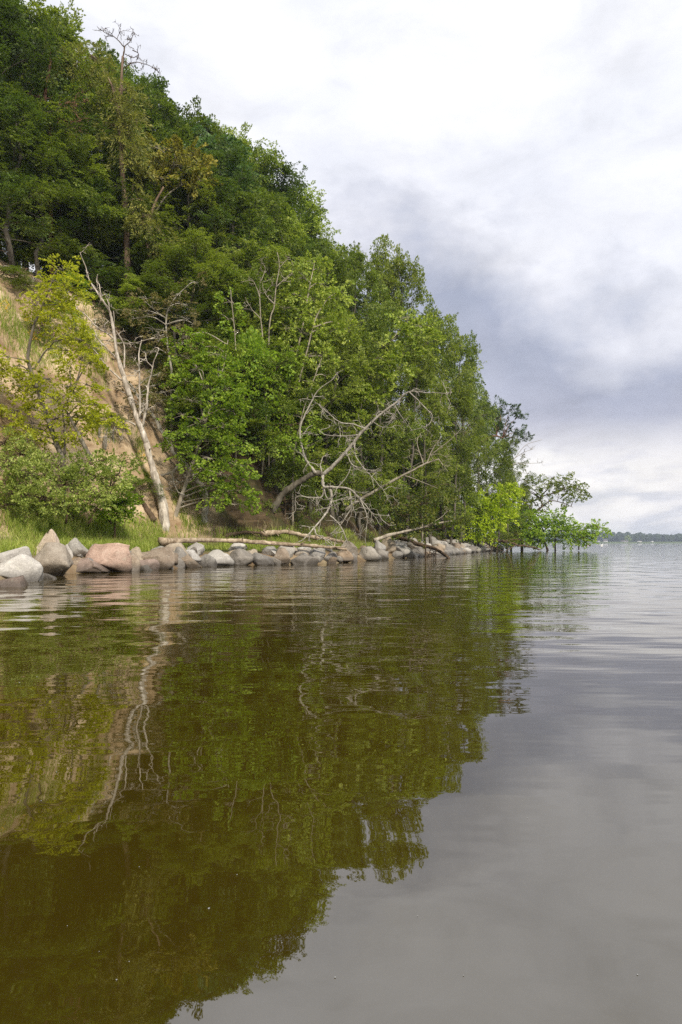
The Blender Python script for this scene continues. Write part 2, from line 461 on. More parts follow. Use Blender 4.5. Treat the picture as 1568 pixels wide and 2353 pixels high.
def ground_mat():
    m, t = new_mat('bank_soil')
    g = t.n('ShaderNodeNewGeometry'); pos = g.outputs['Position']
    sand = t.n('ShaderNodeAttribute', {'attribute_name': 'sand'}).outputs['Fac']
    turf = t.n('ShaderNodeAttribute', {'attribute_name': 'turf'}).outputs['Fac']
    n1 = t.noise(pos, 0.55, 6.0, 0.6, 0.6)
    n2 = t.noise(t.mapping(pos, scale=(1, 1, 3.5)), 1.4, 6.0, 0.65, 0.4)
    n3 = t.noise(pos, 9.0, 5.0, 0.65)
    cs = t.ramp(n1, [(0.30, (0.20, 0.135, 0.08)), (0.46, (0.34, 0.25, 0.155)), (0.64, (0.54, 0.43, 0.29))])
    cs = t.mix(t.math('MULTIPLY', t.ramp(n2, [(0.52, 0.0), (0.66, 1.0)]), 0.6), cs, (0.20, 0.120, 0.062))
    cs = t.mix(t.math('MULTIPLY', t.ramp(n3, [(0.56, 0.0), (0.70, 1.0)]), 0.35), cs, (0.22, 0.15, 0.09))
    cf = t.ramp(n2, [(0.3, (0.030, 0.022, 0.012)), (0.5, (0.062, 0.045, 0.026)), (0.7, (0.115, 0.080, 0.048))])
    cf = t.mix(t.math('MULTIPLY', t.ramp(n1, [(0.45, 0.0), (0.6, 1.0)]), 0.5), cf, (0.040, 0.055, 0.014))
    ct = t.ramp(n3, [(0.3, (0.055, 0.075, 0.014)), (0.55, (0.095, 0.115, 0.024)), (0.75, (0.17, 0.15, 0.06))])
    c = t.mix(sand, cf, cs)
    c = t.mix(turf, c, ct)
    bp = t.n('ShaderNodeBump', None, Strength=0.6, Distance=0.12, Height=t.math('ADD', n2, t.math('MULTIPLY', n3, 0.4)))
    p = t.n('ShaderNodeBsdfPrincipled', None, Base_Color=c, Roughness=0.95, Specular_IOR_Level=0.1, Normal=bp.outputs[0])
    out(t, p.outputs[0]); return m

def water_mat():
    m, t = new_mat('lake_water')
    pos = t.n('ShaderNodeNewGeometry').outputs['Position']
    swell = t.noise(t.mapping(pos, rot=(0, 0, R(12)), scale=(0.7, 1, 1)), 0.42, 1.5, 0.45)
    mid = t.noise(t.mapping(pos, rot=(0, 0, R(-8)), scale=(0.75, 1, 1)), 0.95, 1.0, 0.45)
    rip = t.noise(t.mapping(pos, rot=(0, 0, R(5)), scale=(0.30, 1, 1)), 3.0, 2.0, 0.5)
    breeze = t.ramp(t.noise(t.mapping(pos, scale=(0.6, 1, 1)), 0.075, 2.0, 0.5), [(0.40, 0.25), (0.62, 1.0)])
    lee = t.ramp(t.math('MULTIPLY', t.n('ShaderNodeSeparateXYZ', None, Vector=pos).outputs[1], 0.05), [(0.10, 0.42), (0.45, 1.0)])   # calmer towards the near bank
    h = t.math('ADD', t.math('MULTIPLY', swell, 0.044), t.math('MULTIPLY', t.math('MULTIPLY', mid, lee), 0.036))
    h = t.math('ADD', h, t.math('MULTIPLY', t.math('MULTIPLY', t.math('MULTIPLY', rip, lee), breeze), 0.017))
    bp = t.n('ShaderNodeBump', None, Strength=1.0, Distance=1.0, Height=h)
    murk = t.ramp(t.noise(pos, 0.35, 3.0), [(0.3, (0.031, 0.0215, 0.0016)), (0.7, (0.041, 0.030, 0.0026))])
    p = t.n('ShaderNodeBsdfPrincipled', None, Base_Color=murk, Roughness=0.012, IOR=2.5, Normal=bp.outputs[0])
    out(t, p.outputs[0]); return m

def flat_mat(name, c, rough=0.7, var=0.15):
    m, t = new_mat(name)
    nz = t.noise(t.n('ShaderNodeTexCoord').outputs['Object'], 3.0, 5.0, 0.6)
    col = t.ramp(nz, [(0.3, tuple(x * (1 - var) for x in c)), (0.7, tuple(min(1, x * (1 + var)) for x in c))])
    p = t.n('ShaderNodeBsdfPrincipled', None, Base_Color=col, Roughness=rough, Specular_IOR_Level=0.25)
    out(t, p.outputs[0]); return m

# ------------------------------------------------------------------ terrain, water, far shore
def grid_mesh(name, xs, ys, zf):
    X, Y = np.meshgrid(xs, ys)
    Z = zf(X, Y)
    V = np.stack([X, Y, Z], -1).reshape(-1, 3)
    nx, ny = len(xs), len(ys)
    i = np.arange(ny - 1)[:, None] * nx; j = np.arange(nx - 1)[None, :]
    F = np.stack([i + j, i + j + 1, i + nx + j + 1, i + nx + j], -1).reshape(-1, 4)
    return mesh_np(name, V, F, 4), X, Y, Z

xs = np.concatenate([np.arange(-220, -40, 6.0), np.arange(-40, -22, 0.8), np.arange(-22, 6, 0.28), np.arange(6, 34, 0.7)])
ys = np.concatenate([np.arange(-60, 10, 3.0), np.arange(10, 20, 0.8), np.arange(20, 62, 0.28), np.arange(62, 130, 0.8), np.arange(130, 192, 4.0)])
tme, TX, TY, TZ = grid_mesh('hillside', xs, ys, terrain_z)
sdm = shore_dist(TX, TY)
smk = sand_mask(TX, TY) * np.clip((sdm - 3.0) / 0.8, 0, 1)
smk = np.maximum(smk * np.clip((17.0 - sdm) / 2.5, 0, 1), np.clip(1 - np.abs(sdm - 0.8) / 1.2, 0, 1) * 0.7)
turf = np.clip((sdm - 1.3) / 0.5, 0, 1) * np.clip((3.9 - sdm) / 0.7, 0, 1)
for nm, arr in (('sand', smk), ('turf', turf)):
    at = tme.attributes.new(nm, 'FLOAT', 'POINT'); at.data.foreach_set('value', arr.ravel().astype(np.float32))
hill = make('hillside', tme, ground_mat()); tag(hill, kind='structure')

wm = mesh_np('lake_water', np.array([(-3000, -600, 0), (3000, -600, 0), (3000, 1500, 0), (-3000, 1500, 0)], float), np.arange(4), 4)
tag(make('lake_water', wm, water_mat()), kind='structure')
bed = mesh_np('lake_bed', np.array([(-3000, -600, -3.2), (3000, -600, -3.2), (3000, 1500, -3.2), (-3000, 1500, -3.2)], float), np.arange(4), 4)
tag(make('lake_bed', bed, flat_mat('lake_mud', (0.05, 0.04, 0.02))), kind='structure')

def far_z(X, Y):
    q = np.stack([X * 0.01, Y * 0.01, 0 * X], -1).reshape(-1, 3)
    return np.interp(Y, [1480, 1492, 1560, 1700, 3200], [-1.0, 0.8, 3.0, 6.0, 14.0]) + fbm(q, 3, 3).reshape(X.shape) * np.clip((Y - 1490) / 60, 0, 1) * 1.5
fme, *_ = grid_mesh('far_meadow', np.arange(-3000, 3001, 60.0), np.array([1480, 1492, 1510, 1540, 1580, 1640, 1720, 1900, 2300, 3200.0]), far_z)
tag(make('far_meadow', fme, flat_mat('meadow_green', (0.075, 0.105, 0.03), 0.9)), kind='structure')

rng = np.random.default_rng(4)
V0, F0 = ico(3)
FV, FF, n = [], [], 0
for k in range(420):
    x = rng.uniform(150, 1250); row = k % 3
    y = 1590 + row * 22 + rng.uniform(-8, 8)
    gz = float(far_z(np.array([x]), np.array([y]))[0])
    r = rng.uniform(5.0, 9.0); h = rng.uniform(12.5, 16.5) + 1.8 * math.sin(x * 0.013) + row * 0.8
    q = V0 * (1 + 0.28 * fbm(V0 * 2.2 + k * 3.1, 4, k)[:, None])
    FV.append(q * np.array([r, r, h * 0.62]) + np.array([x, y, gz + h * 0.55])); FF.append(F0 + n); n += len(V0)
wood = mesh_np('far_woodland', np.vstack(FV), np.vstack(FF), 3)
tag(make('far_woodland', wood, flat_mat('wood_canopy', (0.020, 0.034, 0.014), .95, .3)), 'dark line of woodland along the opposite shore of the lake', 'woodland', kind='stuff')

# ------------------------------------------------------------------ boulders along the waterline
def rock_mesh(seed, dims, angular=0.5, sub=ICO4, taper=0.16):
    V, F = sub
    rg = np.random.default_rng(seed)
    q = np.sign(V) * np.abs(V) ** (0.92 - 0.22 * angular)                # blocky rather than ball-like
    ca, sa = math.cos(seed * 1.7), math.sin(seed * 1.7)
    q = q @ np.array([[ca, -sa, 0], [sa, ca, 0], [0, 0, 1.0]])
    q = q * (1 + 0.34 * fbm(V * 0.95 + seed * 5.3, 2, seed)[:, None])
    for k in range(int(7 + 11 * angular)):                      # broken faces
        d = rg.normal(0, 1, 3); d /= np.linalg.norm(d)
        lim = rg.uniform(0.42, 0.78) if angular > 0.25 else rg.uniform(0.66, 0.92)
        if angular > 0.4 and k < 5: lim = rg.uniform(0.34, 0.58)
        h = q @ d
        q = q - np.where(h > lim, (h - lim) * rg.uniform(0.88, 1.0), 0)[:, None] * d
    q = q * (1 + 0.09 * fbm(V * 3.1 + seed, 4, seed + 9)[:, None])
    q = q * np.stack([1 - taper * (q[:, 2] + 0.2)] * 2 + [np.ones(len(q))], -1)
    q = q - (q.max(0) + q.min(0)) / 2
    q = q / ((q.max(0) - q.min(0)) / 2)
    return mesh_np('boulder', q * np.array(dims) / 2, F, 3)

def boulder(u0, u1, vt, mat, label, seed, vb=None, back=0.0, ang=0.5, depth=None, group=None):
    """u0..u1 and top vt as seen; stands in the water line (back=0) or back metres up the bank"""
    uc = (u0 + u1) / 2
    yw = (CAMH * FPX / (vb - 1246)) if vb else shore_y(uc)
    wid = (u1 - u0) / FPX * yw
    dep = depth or wid * 0.9
    Y = yw + back + dep * 0.35
    X = (uc - 784) / FPX * Y
    wid = (u1 - u0) / FPX * Y
    top = CAMH + (1246 - vt) / FPX * Y
    bot = min(tz(X, Y) - 0.25, -0.22 if back < 0.5 else 9, top - 0.35)
    h = top - bot
    o = make('boulder', rock_mesh(seed, (wid * 1.12, dep * 1.1, h), ang, taper=0.5 if 'cone' in label else 0.16), ROCK[mat], None, (X, Y, (top + bot) / 2))
    o.rotation_euler[2] = 0.0
    tag(o, label, 'boulder', group or 'boulders lining the lake shore')
    return o

def c1(a): return a / 3.033
def c2(a): return a / 3.033 + 459.5
def cv(a): return a / 3.033 + 1091
G1 = [  # x0, x1, ytop, ybottom(None = shoreline), material, angular, back, label   (first close view)
    (-40, 268, 548, 715, 'white', .75, 0, 'big pale grey angular block of stone at the water beside the tan dome boulder'),
    (230, 497, 468, 694, 'tan', .15, 0, 'large smooth domed tan boulder standing in the shallow water'),
    (494, 741, 578, 700, 'red', .6, 0, 'dark reddish wedge boulder in front of the pink one'),
    (634, 916, 472, 684, 'pink', .55, 0, 'largest pink granite boulder with dark flecks at the waterline'),
    (472, 642, 436, 610, 'grey', .3, 1.3, 'pointed grey cone shaped boulder behind the reddish wedge boulder'),
    (850, 978, 540, 672, 'brown', .2, 0, 'olive brown upright boulder squeezed against the pink granite boulder'),
    (972, 1215, 497, 655, 'brown', .35, .35, 'broad tan boulder with a dark stained slanting side'),
    (955, 1100, 584, 672, 'red', .4, 0, 'low reddish stone at the foot of the tan stained boulder'),
    (964, 1066, 625, 674, 'dark', .4, -.45, 'small dark wet stone below the low reddish stone'),
    (1108, 1222, 624, 676, 'cream', .6, -.2, 'small pale cream stone lying alone in the water'),
    (1234, 1392, 556, 650, 'brown', .5, 0, 'dark brown blotchy boulder next to the small cream stone'),
    (1388, 1508, 550, 640, 'dark', .2, 0, 'rounded dark grey boulder at the waterline under a pale round one'),
    (262, 422, 376, 500, 'cream', .65, 2.6, 'white pinkish rock standing up in the grass above the other boulders'),
    (216, 437, 658, 742, 'dark', .6, -.9, 'dark brown flat stone breaking the water before the domed boulder'),
    (-70, 220, 698, 786, 'red', .5, -1.6, 'low purple brown slab half sunk in the water at the end of the row'),
    (-40, 232, 496, 575, 'white', .35, 1.6, 'long pale slab in the grass behind the angular grey block'),
    (1104, 1312, 472, 570, 'tan', .2, 1.6, 'long flat tan boulder in the rear row below the driftwood log'),
    (1188, 1302, 495, 575, 'dark', .3, 1.0, 'small dark boulder wedged before the long flat tan one'),
    (1262, 1397, 518, 580, 'white', .3, .7, 'small whitish boulder resting on two darker ones'),
    (1296, 1424, 468, 560, 'white', .5, 1.8, 'pale angular stone in the rear row behind the whitish boulder'),
    (1188, 1290, 552, 640, 'dark', .3, .25, 'dark grey stone between the tan stained boulder and the blotchy brown one'),
    (438, 505, 480, 560, 'white', .3, 1.6, 'small light stone half hidden behind the grey cone boulder'),
    (625, 690, 484, 570, 'grey', .3, 1.5, 'small light grey stone behind the top of the pink boulder'),
    (905, 1003, 498, 560, 'tan', .4, 1.4, 'small tan stone in the turf behind the olive brown boulder'),
    (480, 600, 570, 650, 'brown', .3, .7, 'brown stone filling the gap below the grey cone boulder'),
]
G2 = [
    (8, 226, 518, 632, 'white', .1, .3, 'big round pale grey boulder with a speckled top'),
    (186, 372, 512, 625, 'dark', .2, .15, 'sloping dark grey boulder beside the round pale speckled one'),
    (203, 322, 463, 560, 'white', .5, 1.6, 'light angular stone standing in the turf before the long driftwood log'),
    (308, 402, 513, 590, 'tan', .3, 1.0, 'mossy greenish boulder in the rear row'),
    (358, 512, 538, 626, 'dark', .25, 0, 'wide dark boulder with a rounded back at the waterline'),
    (505, 567, 568, 620, 'dark', .3, 0, 'small dark stone beside the wide rounded dark boulder'),
    (428, 542, 508, 585, 'white', .4, 1.0, 'bluish pale stone behind the wide rounded dark boulder'),
    (522, 628, 503, 614, 'brown', .35, 0, 'upright brown boulder like a blunt tooth at the waterline'),
    (538, 657, 483, 605, 'grey', .45, .7, 'tall grey boulder leaning behind the brown tooth shaped one'),
    (643, 822, 555, 614, 'dark', .35, -.3, 'long flat dark boulder low in the water'),
    (753, 872, 508, 595, 'grey', .4, .5, 'grey boulder with a ridge behind the long flat dark one'),
    (668, 762, 513, 580, 'tan', .4, .9, 'tan grey stone under the broken end of the driftwood log'),
    (868, 952, 533, 595, 'dark', .3, .4, 'dark stone beneath the splintered tip of the driftwood log'),
    (878, 952, 568, 602, 'brown', .4, -.1, 'low brown stone at the waterline beneath the log tip'),
    (948, 1067, 524, 598, 'brown', .55, .1, 'slanting brown boulder under the dead branch tips'),
    (978, 1097, 458, 575, 'tan', .25, 1.2, 'large domed tan grey boulder where the dead branches touch the rocks'),
    (1033, 1097, 543, 592, 'dark', .3, .2, 'small dark stone at the foot of the large domed boulder'),
    (1108, 1243, 498, 582, 'grey', .2, .3, 'broad rounded grey boulder with banded stripes'),
    (1218, 1313, 508, 598, 'dark', .3, 0, 'dark boulder next to the banded rounded grey one'),
    (1256, 1364, 426, 490, 'tan', .3, 3.0, 'pale tan rock high on the bank under the leaning dead trunk'),
    (1213, 1294, 453, 520, 'grey', .4, 2.2, 'light stone just below the pale tan rock on the bank'),
    (1298, 1457, 478, 575, 'grey', .35, .8, 'large grey boulder above two small wet ones'),
    (1343, 1417, 526, 576, 'dark', .3, 0, 'small wet dark stone under the large grey boulder'),
    (1423, 1503, 458, 530, 'tan', .4, 2.0, 'light tan stone in the rear row beside the dark sunken log'),
    (1452, 1552, 513, 564, 'dark', .3, .2, 'flat dark boulder beside the dark sunken log'),
]
for i, (a, b, yt, yb, mt, ag, bk, lb) in enumerate(G1):
    boulder(c1(a), c1(b), cv(yt), mt, lb, 130 + i, None, bk, ag)
for i, (a, b, yt, yb, mt, ag, bk, lb) in enumerate(G2):
    boulder(c2(a), c2(b), cv(yt), mt, lb, 200 + i, None, bk, ag)

rr = random.Random(9)
protos = [rock_mesh(400 + k, (1, 1, 1), rr.uniform(0.15, 0.7), ICO3) for k in range(14)]
mats_far = ['grey', 'dark', 'tan', 'grey', 'brown', 'dark', 'white']
for i, p in enumerate(protos):
    p.materials.append(ROCK[mats_far[i % len(mats_far)]])
def szone(u):
    return next(t for lim, t in [(110, 'near the domed tan boulder'), (300, 'around the pink granite boulder'), (480, 'below the bleached trunk'), (700, 'below the long driftwood log'), (860, 'under the hooked dead tree'), (960, 'by the slanting pale trunk'), (1040, 'by the dark sunken log'), (1100, 'below the yellow green bush'), (9999, 'at the end of the point')] if u < lim)
def small_boulder(x, y, size, label, group, sink=0.3):
    k = rr.randrange(len(protos))
    o = make('boulder', protos[k])
    label = {'grey': 'grey', 'dark': 'dark grey', 'tan': 'tan', 'brown': 'brown', 'white': 'pale'}[mats_far[k % len(mats_far)]] + ' ' + label + ' ' + szone(784 + FPX * x / y)
    o.scale = (size * rr.uniform(0.8, 1.3), size * rr.uniform(0.8, 1.3), size * rr.uniform(0.65, 0.95))
    o.location = (x, y, max(tz(x, y), -0.15) + o.scale[2] * (0.5 - sink))
    o.rotation_euler = (rr.uniform(-.25, .25), rr.uniform(-.25, .25), rr.uniform(0, 6.28))
    tag(o, label, 'boulder', group)
seg = np.hypot(*np.diff(SHORE, axis=0).T); cum = np.concatenate([[0], np.cumsum(seg)])
def shore_at(t, off):
    x = np.interp(t, cum, SHORE[:, 0]); y = np.interp(t, cum, SHORE[:, 1])
    x2 = np.interp(t + .5, cum, SHORE[:, 0]); y2 = np.interp(t + .5, cum, SHORE[:, 1])
    d = np.array([x2 - x, y2 - y]); d /= np.linalg.norm(d) + 1e-9
    return float(x - d[1] * off), float(y + d[0] * off)
t52 = cum[12] + 10.0
t = t52
while t < cum[18] - 1:
    for off in (0.15, 1.0, 1.9):
        x, y = shore_at(t + rr.uniform(-.5, .5), off + rr.uniform(-.25, .25))
        small_boulder(x, y, rr.uniform(0.75, 1.35), 'boulder in the far rock line', 'far boulders of the shore line', 0.28)
    t += rr.uniform(0.8, 1.15)
t = cum[5]
while t < t52:                                                  # stones packed between the large ones
    for off in (0.55, 1.45):
        x, y = shore_at(t + rr.uniform(-.4, .4), off + rr.uniform(-.2, .2))
        small_boulder(x, y, rr.uniform(0.45, 0.8), 'small stone packed between larger boulders', 'gap stones of the shore line', 0.45)
    t += rr.uniform(1.3, 2.0)

# ------------------------------------------------------------------ trees
def limb_path(p0, d, length, el, sag, rg, n=7, wob=0.06):
    tt = np.linspace(0, 1, n)[:, None]
    dd = np.array([d[0] * math.cos(el), d[1] * math.cos(el), math.sin(el)])
    pp = p0 + dd * length * tt - np.array([0, 0, 1.0]) * sag * length * tt ** 2
    w = np.cumsum(rg.normal(0, wob * length / n, (n, 3)), 0); w[0] = 0
    return pp + w

def broadleaf(seed, H, CR, cb=0.15, lean=(0, 0), limbs=20, subs=6, sprays=5, K=30, leaf=(0.15, 0.09), trunk_r=0.22, shape=0.42, up=(22, 68), spray_len=(0.6, 1.15), droop=0.28, gap=0.0, one_side=None, zmin=0.0):
    rg = np.random.default_rng(seed)
    TB = Tubes()
    n = 14
    tt = np.linspace(0, 1, n)
    wob = np.cumsum(rg.normal(0, H * 0.010, (n, 2)), 0); wob[0] = 0
    tp = np.stack([lean[0] * tt ** 1.5 + wob[:, 0], lean[1] * tt ** 1.5 + wob[:, 1], tt * H * 0.95], -1)
    TB.add(tp, trunk_r * (1 - 0.93 * tt) ** 0.8 + 0.015, 9, 0.12, seed)
    pos, axs = [], []
    ga = rg.uniform(0, 6.28)
    for i in range(limbs):
        hh = (i + rg.uniform(0.1, 0.9)) / limbs
        if rg.random() < gap: continue
        h = cb + (1 - cb) * hh * 0.97
        p0 = np.array([np.interp(h, tt, tp[:, k]) for k in range(3)])
        az = ga + i * 2.39996 + rg.normal(0, 0.35)
        prof = max(0.22, 1 - ((hh - shape) / 0.72) ** 2)
        ln = CR * prof * rg.uniform(0.75, 1.15)
        d = np.array([math.cos(az), math.sin(az)])
        if one_side is not None:
            ln *= 0.75 + 0.5 * max(0.0, d @ np.array(one_side))
        e = R(up[0] + (up[1] - up[0]) * hh ** 1.3 + rg.normal(0, 7))
        lp = limb_path(p0, d, ln, e, 0.16 + 0.1 * rg.random(), rg)
        TB.add(lp, np.linspace(max(0.03, trunk_r * 0.34 * (1 - 0.6 * hh)), 0.012, len(lp)), 5, cap=False)
        for j in range(subs):
            ts = 0.38 + 0.62 * (j + rg.random()) / subs
            k = ts * (len(lp) - 1); a = int(min(k, len(lp) - 2)); f = k - a
            q0 = lp[a] * (1 - f) + lp[a + 1] * f
            sgn = 1 if j % 2 else -1
            az2 = az + sgn * rg.uniform(0.45, 1.3) * (1.15 - ts)
            l2 = ln * 0.34 * (1.25 - 0.6 * ts) * rg.uniform(0.7, 1.2) + 0.4
            sp = limb_path(q0, np.array([math.cos(az2), math.sin(az2)]), l2, e * 0.6 + rg.normal(0.05, 0.42), 0.25, rg, 4)
            TB.add(sp, np.linspace(0.024, 0.008, 4), 3, cap=False)
            cl = rg.uniform(0.30, 0.55)                          # one leaf clump round the end of each branchlet
            for q in range(sprays):
                t3 = 1 - 0.55 * rg.random() ** 1.6
                k = t3 * 3; a = int(min(k, 2)); f = k - a
                o = unit(rg.normal(0, 1, 3)) * np.array([1.25, 1.25, 0.7])
                pos.append(sp[a] * (1 - f) + sp[a + 1] * f + o * cl * rg.uniform(0.1, 0.8))
                od = math.atan2(sp[-1][1] - tp[0][1], sp[-1][0] - tp[0][0])
                axs.append((o[0] + 0.6 * math.cos(az2), o[1] + 0.6 * math.sin(az2), o[2] * 0.6 + rg.normal(-0.12, 0.3)))
    ends = len(pos)
    for k in range(int(limbs * 2.2)):                           # long shoots that break the outline
        p = pos[rg.integers(0, ends)]
        o = unit((p - np.array([tp[0][0], tp[0][1], H * 0.35])) * np.array([1, 1, 0.8]) + rg.normal(0, 0.12 * H, 3))
        L = rg.uniform(0.7, 1.7) * min(1, H / 12)
        q = limb_path(p, unit(o[:2]), L, math.asin(max(-.9, min(.9, o[2] + .1))), 0.25, rg, 4)
        TB.add(q, np.linspace(0.016, 0.006, 4), 3, cap=False)
        for f in (1, 2, 3, 3):
            pos.append(q[f] + rg.normal(0, .08, 3)); axs.append(tuple(o + rg.normal(0, .4, 3)))
    for k in range(int(limbs * 1.2)):                           # leading shoots at the crown's tip
        a = rg.uniform(0, 6.28)
        pos.append(tp[-1] + np.array([rg.normal(0, CR * .10), rg.normal(0, CR * .10), rg.uniform(-0.10, 0.03) * H]))
        axs.append((math.cos(a), math.sin(a), rg.uniform(0.1, 1.2)))
    pos = np.array(pos); axs = np.array(axs)
    keep = pos[:, 2] > zmin * H
    pos, axs = pos[keep], axs[keep]
    V = spray_leaves(rg, pos, axs, rg.uniform(*spray_len, len(pos)), K, leaf, droop)
    return TB.mesh('trunk'), quads_mesh('crown', V)

def place_tree(name, tm, cm, bark, leafm, loc, rot, scl, label, cat, group, kind_crown=True):
    root = make(name, None, None, None, loc)
    root.rotation_euler = (0, 0, rot); root.scale = scl
    tag(root, label, cat, group)
    a = make('trunk', tm, None, root); b = make('crown', cm, None, root)
    b['kind'] = 'stuff'
    for o, m in ((a, bark), (b, leafm)):
        if not o.data.materials: o.data.materials.append(m)
        o.material_slots[0].link = 'OBJECT'; o.material_slots[0].material = m
    return root

PROTO = []
for k in range(7):
    PROTO.append(broadleaf(50 + k, 20, 4.6 + 0.4 * (k % 3), cb=(0.10, 0.16, 0.24)[k % 3], limbs=24 + k % 3 * 2, subs=6, sprays=8, K=24, shape=(0.34, 0.42, 0.5)[k % 3], leaf=(0.17, 0.105), gap=0.10, spray_len=(0.5, 0.95)))
SHOREP = []                                                     # shore trees: foliage starts above head height
for k in range(4):
    SHOREP.append(broadleaf(80 + k, 20, 4.6, cb=0.2, limbs=25, subs=6, sprays=8, K=24, shape=(0.38, 0.5)[k % 2], leaf=(0.17, 0.105), gap=0.12, spray_len=(0.5, 0.95), zmin=0.13))
SHRUB = []
for k in range(4):
    SHRUB.append(broadleaf(150 + k, 5, 2.6, cb=0.03, limbs=16, subs=5, sprays=4, K=26, shape=0.30, leaf=(0.13, 0.085), trunk_r=0.06, up=(12, 65), spray_len=(0.5, 0.95)))

fr = random.Random(3)
def forest_tree(u, Y, vt, leafk, label, group, wide=1.0, k=None, barkk='beech', name='beech_tree', dz=-0.3):
    x = (u - 784) / FPX * Y
    zb = tz(x, Y) + dz
    top = CAMH + (1246 - vt) / FPX * Y
    H = max(4.0, top - zb)
    s = H / 20.0
    tm, cm = PROTO[fr.randrange(len(PROTO))] if k is None else SHOREP[fr.randrange(4)]
    sx = (0.55 * s + 0.45) * wide
    return place_tree(name, tm, cm, BARK[barkk], LEAF[leafk], (x, Y, zb), fr.uniform(0, 6.28), (sx, sx, s), TONE[leafk] + ' ' + label + ' ' + zone(u), 'tree', group)

ZONES = [(40, 'above the bare sand'), (130, 'behind the red stemmed dying pine'), (250, 'around the tall larch'), (400, 'behind the ochre yellow maple'), (520, 'beside the blue green oak'), (620, 'above the light green maple'), (720, 'behind the slender ash'), (820, 'over the hooked dead tree'),
         (920, 'behind the leaning maple'), (1010, 'above the pale fallen tree'), (1090, 'above the rusty tipped bush'), (1150, 'beside the orange limbed pine'), (9999, 'at the tip of the point')]
TONE = {'beech': 'mid green', 'dark': 'dark green', 'fresh': 'light green', 'blue': 'blue green', 'bright': 'bright green', 'olive': 'olive green'}
def zone(u):
    return next(t for lim, t in ZONES if u < lim)
B_TOP = 'beech crowning the ridge skyline'
B_IN = 'shaded beech deep inside the wood'
B_BROW = 'broad beech at the brow of the cliff'
B_SLOPE = 'beech low on the wooded slope'
B_FAR = 'tall beech growing close to the lake shore'
ridge = [(-70, 41, -60), (-20, 40, -10), (45, 44, 8), (105, 45, 30), (160, 47, 62), (215, 49, 110), (262, 51, 150), (318, 53, 185), (360, 52, 225), (415, 56, 252), (462, 57, 272), (515, 59, 300),
         (560, 60, 322), (602, 62, 352), (645, 63, 398), (682, 64, 440), (712, 65, 492), (742, 66, 540)]
for i, (u, Y, vt) in enumerate(ridge):
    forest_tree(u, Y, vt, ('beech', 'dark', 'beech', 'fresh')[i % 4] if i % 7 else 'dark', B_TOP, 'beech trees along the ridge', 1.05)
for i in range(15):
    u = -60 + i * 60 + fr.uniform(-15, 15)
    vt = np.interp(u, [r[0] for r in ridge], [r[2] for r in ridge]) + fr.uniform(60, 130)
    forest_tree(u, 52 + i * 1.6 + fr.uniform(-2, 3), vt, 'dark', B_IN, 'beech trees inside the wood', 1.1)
brow = [(-40, 37, 150), (35, 39, 210), (95, 41, 330), (150, 43, 300), (205, 44, 420), (310, 46, 380), (365, 47, 450), (430, 48, 380), (495, 49, 350), (548, 50, 440), (600, 52, 430), (655, 55, 470), (700, 56, 540)]
for i, (u, Y, vt) in enumerate(brow):
    forest_tree(u, Y, vt, ('dark', 'beech', 'beech', 'fresh')[i % 4], B_BROW, 'beech trees on the cliff brow', 0.95)
slope = [(330, 42.5, 640), (395, 42, 600), (455, 43, 560), (520, 44, 600), (575, 45, 640), (625, 46.5, 590), (690, 49, 610), (745, 53, 600), (480, 40.5, 800), (560, 41.5, 820), (640, 43, 790), (715, 46, 760), (770, 50, 700)]
for i, (u, Y, vt) in enumerate(slope):
    forest_tree(u, Y, vt, ('fresh', 'beech', 'fresh')[i % 3], B_SLOPE, 'beech trees on the wooded slope', 0.9)
far = [(798, 60, 560), (845, 63, 565), (900, 66, 585), (942, 64, 615), (870, 58, 690), (935, 60, 760), (985, 70, 740), (1018, 71, 722), (1052, 75, 775), (990, 62, 860), (1068, 79, 845), (1035, 68, 900), (1098, 84, 905), (1075, 87, 980),
       (1130, 90, 945), (1140, 86, 1040), (1172, 98, 1000), (830, 54, 760), (780, 52, 820), (1165, 93, 1090)]
for i, (u, Y, vt) in enumerate(far):
    forest_tree(u, Y, vt, ('beech', 'fresh', 'beech', 'fresh')[i % 4], B_FAR, 'beech trees along the far shore', 0.70, 1)

SAND_SHRUBS = [(55, 722), (130, 742), (190, 812), (250, 990), (170, 700), (30, 690), (100, 800), (440, 1180), (325, 1165)]
def shrub(u, Y, vt, leafk, label, group, wide=1.0, name='shrub'):
    x = (u - 784) / FPX * Y
    zb = tz(x, Y) - 0.15
    H = max(0.8, CAMH + (1246 - vt) / FPX * Y - zb)
    tm, cm = SHRUB[fr.randrange(4)]
    s = H / 5.0; sx = (0.5 * s + 0.4) * wide
    return place_tree(name, tm, cm, BARK['brown'], LEAF[leafk], (x, Y, zb), fr.uniform(0, 6.28), (sx, sx, s), TONE[leafk] + ' ' + label + ' ' + zone(u), 'shrub', group)
U_LAB = 'shrub in the undergrowth at the slope foot'
for row, (o0, o1, h0, h1, step, lab) in enumerate(((4.6, 5.4, 1.8, 3.6, 2.3, U_LAB), (6.6, 8.0, 4.5, 7.0, 2.9, 'taller shrub up the slope'))):
    t, i = cum[9] + 1.0, 0
    while t < cum[18] - 2:
        x, y = shore_at(t, fr.uniform(o0, o1)); zg = tz(x, y); u = 784 + FPX * x / y
        if not (480 < u < 620 and row == 0):
            hh = fr.uniform(h0, h1)
            shrub(u, y, 1246 - (zg + hh - CAMH) / y * FPX, ('beech', 'bright', 'dark', 'fresh', 'beech')[i % 5], lab, 'undergrowth shrubs', 0.85 if row == 0 else 1.05)
        t += step * fr.uniform(.8, 1.2); i += 1
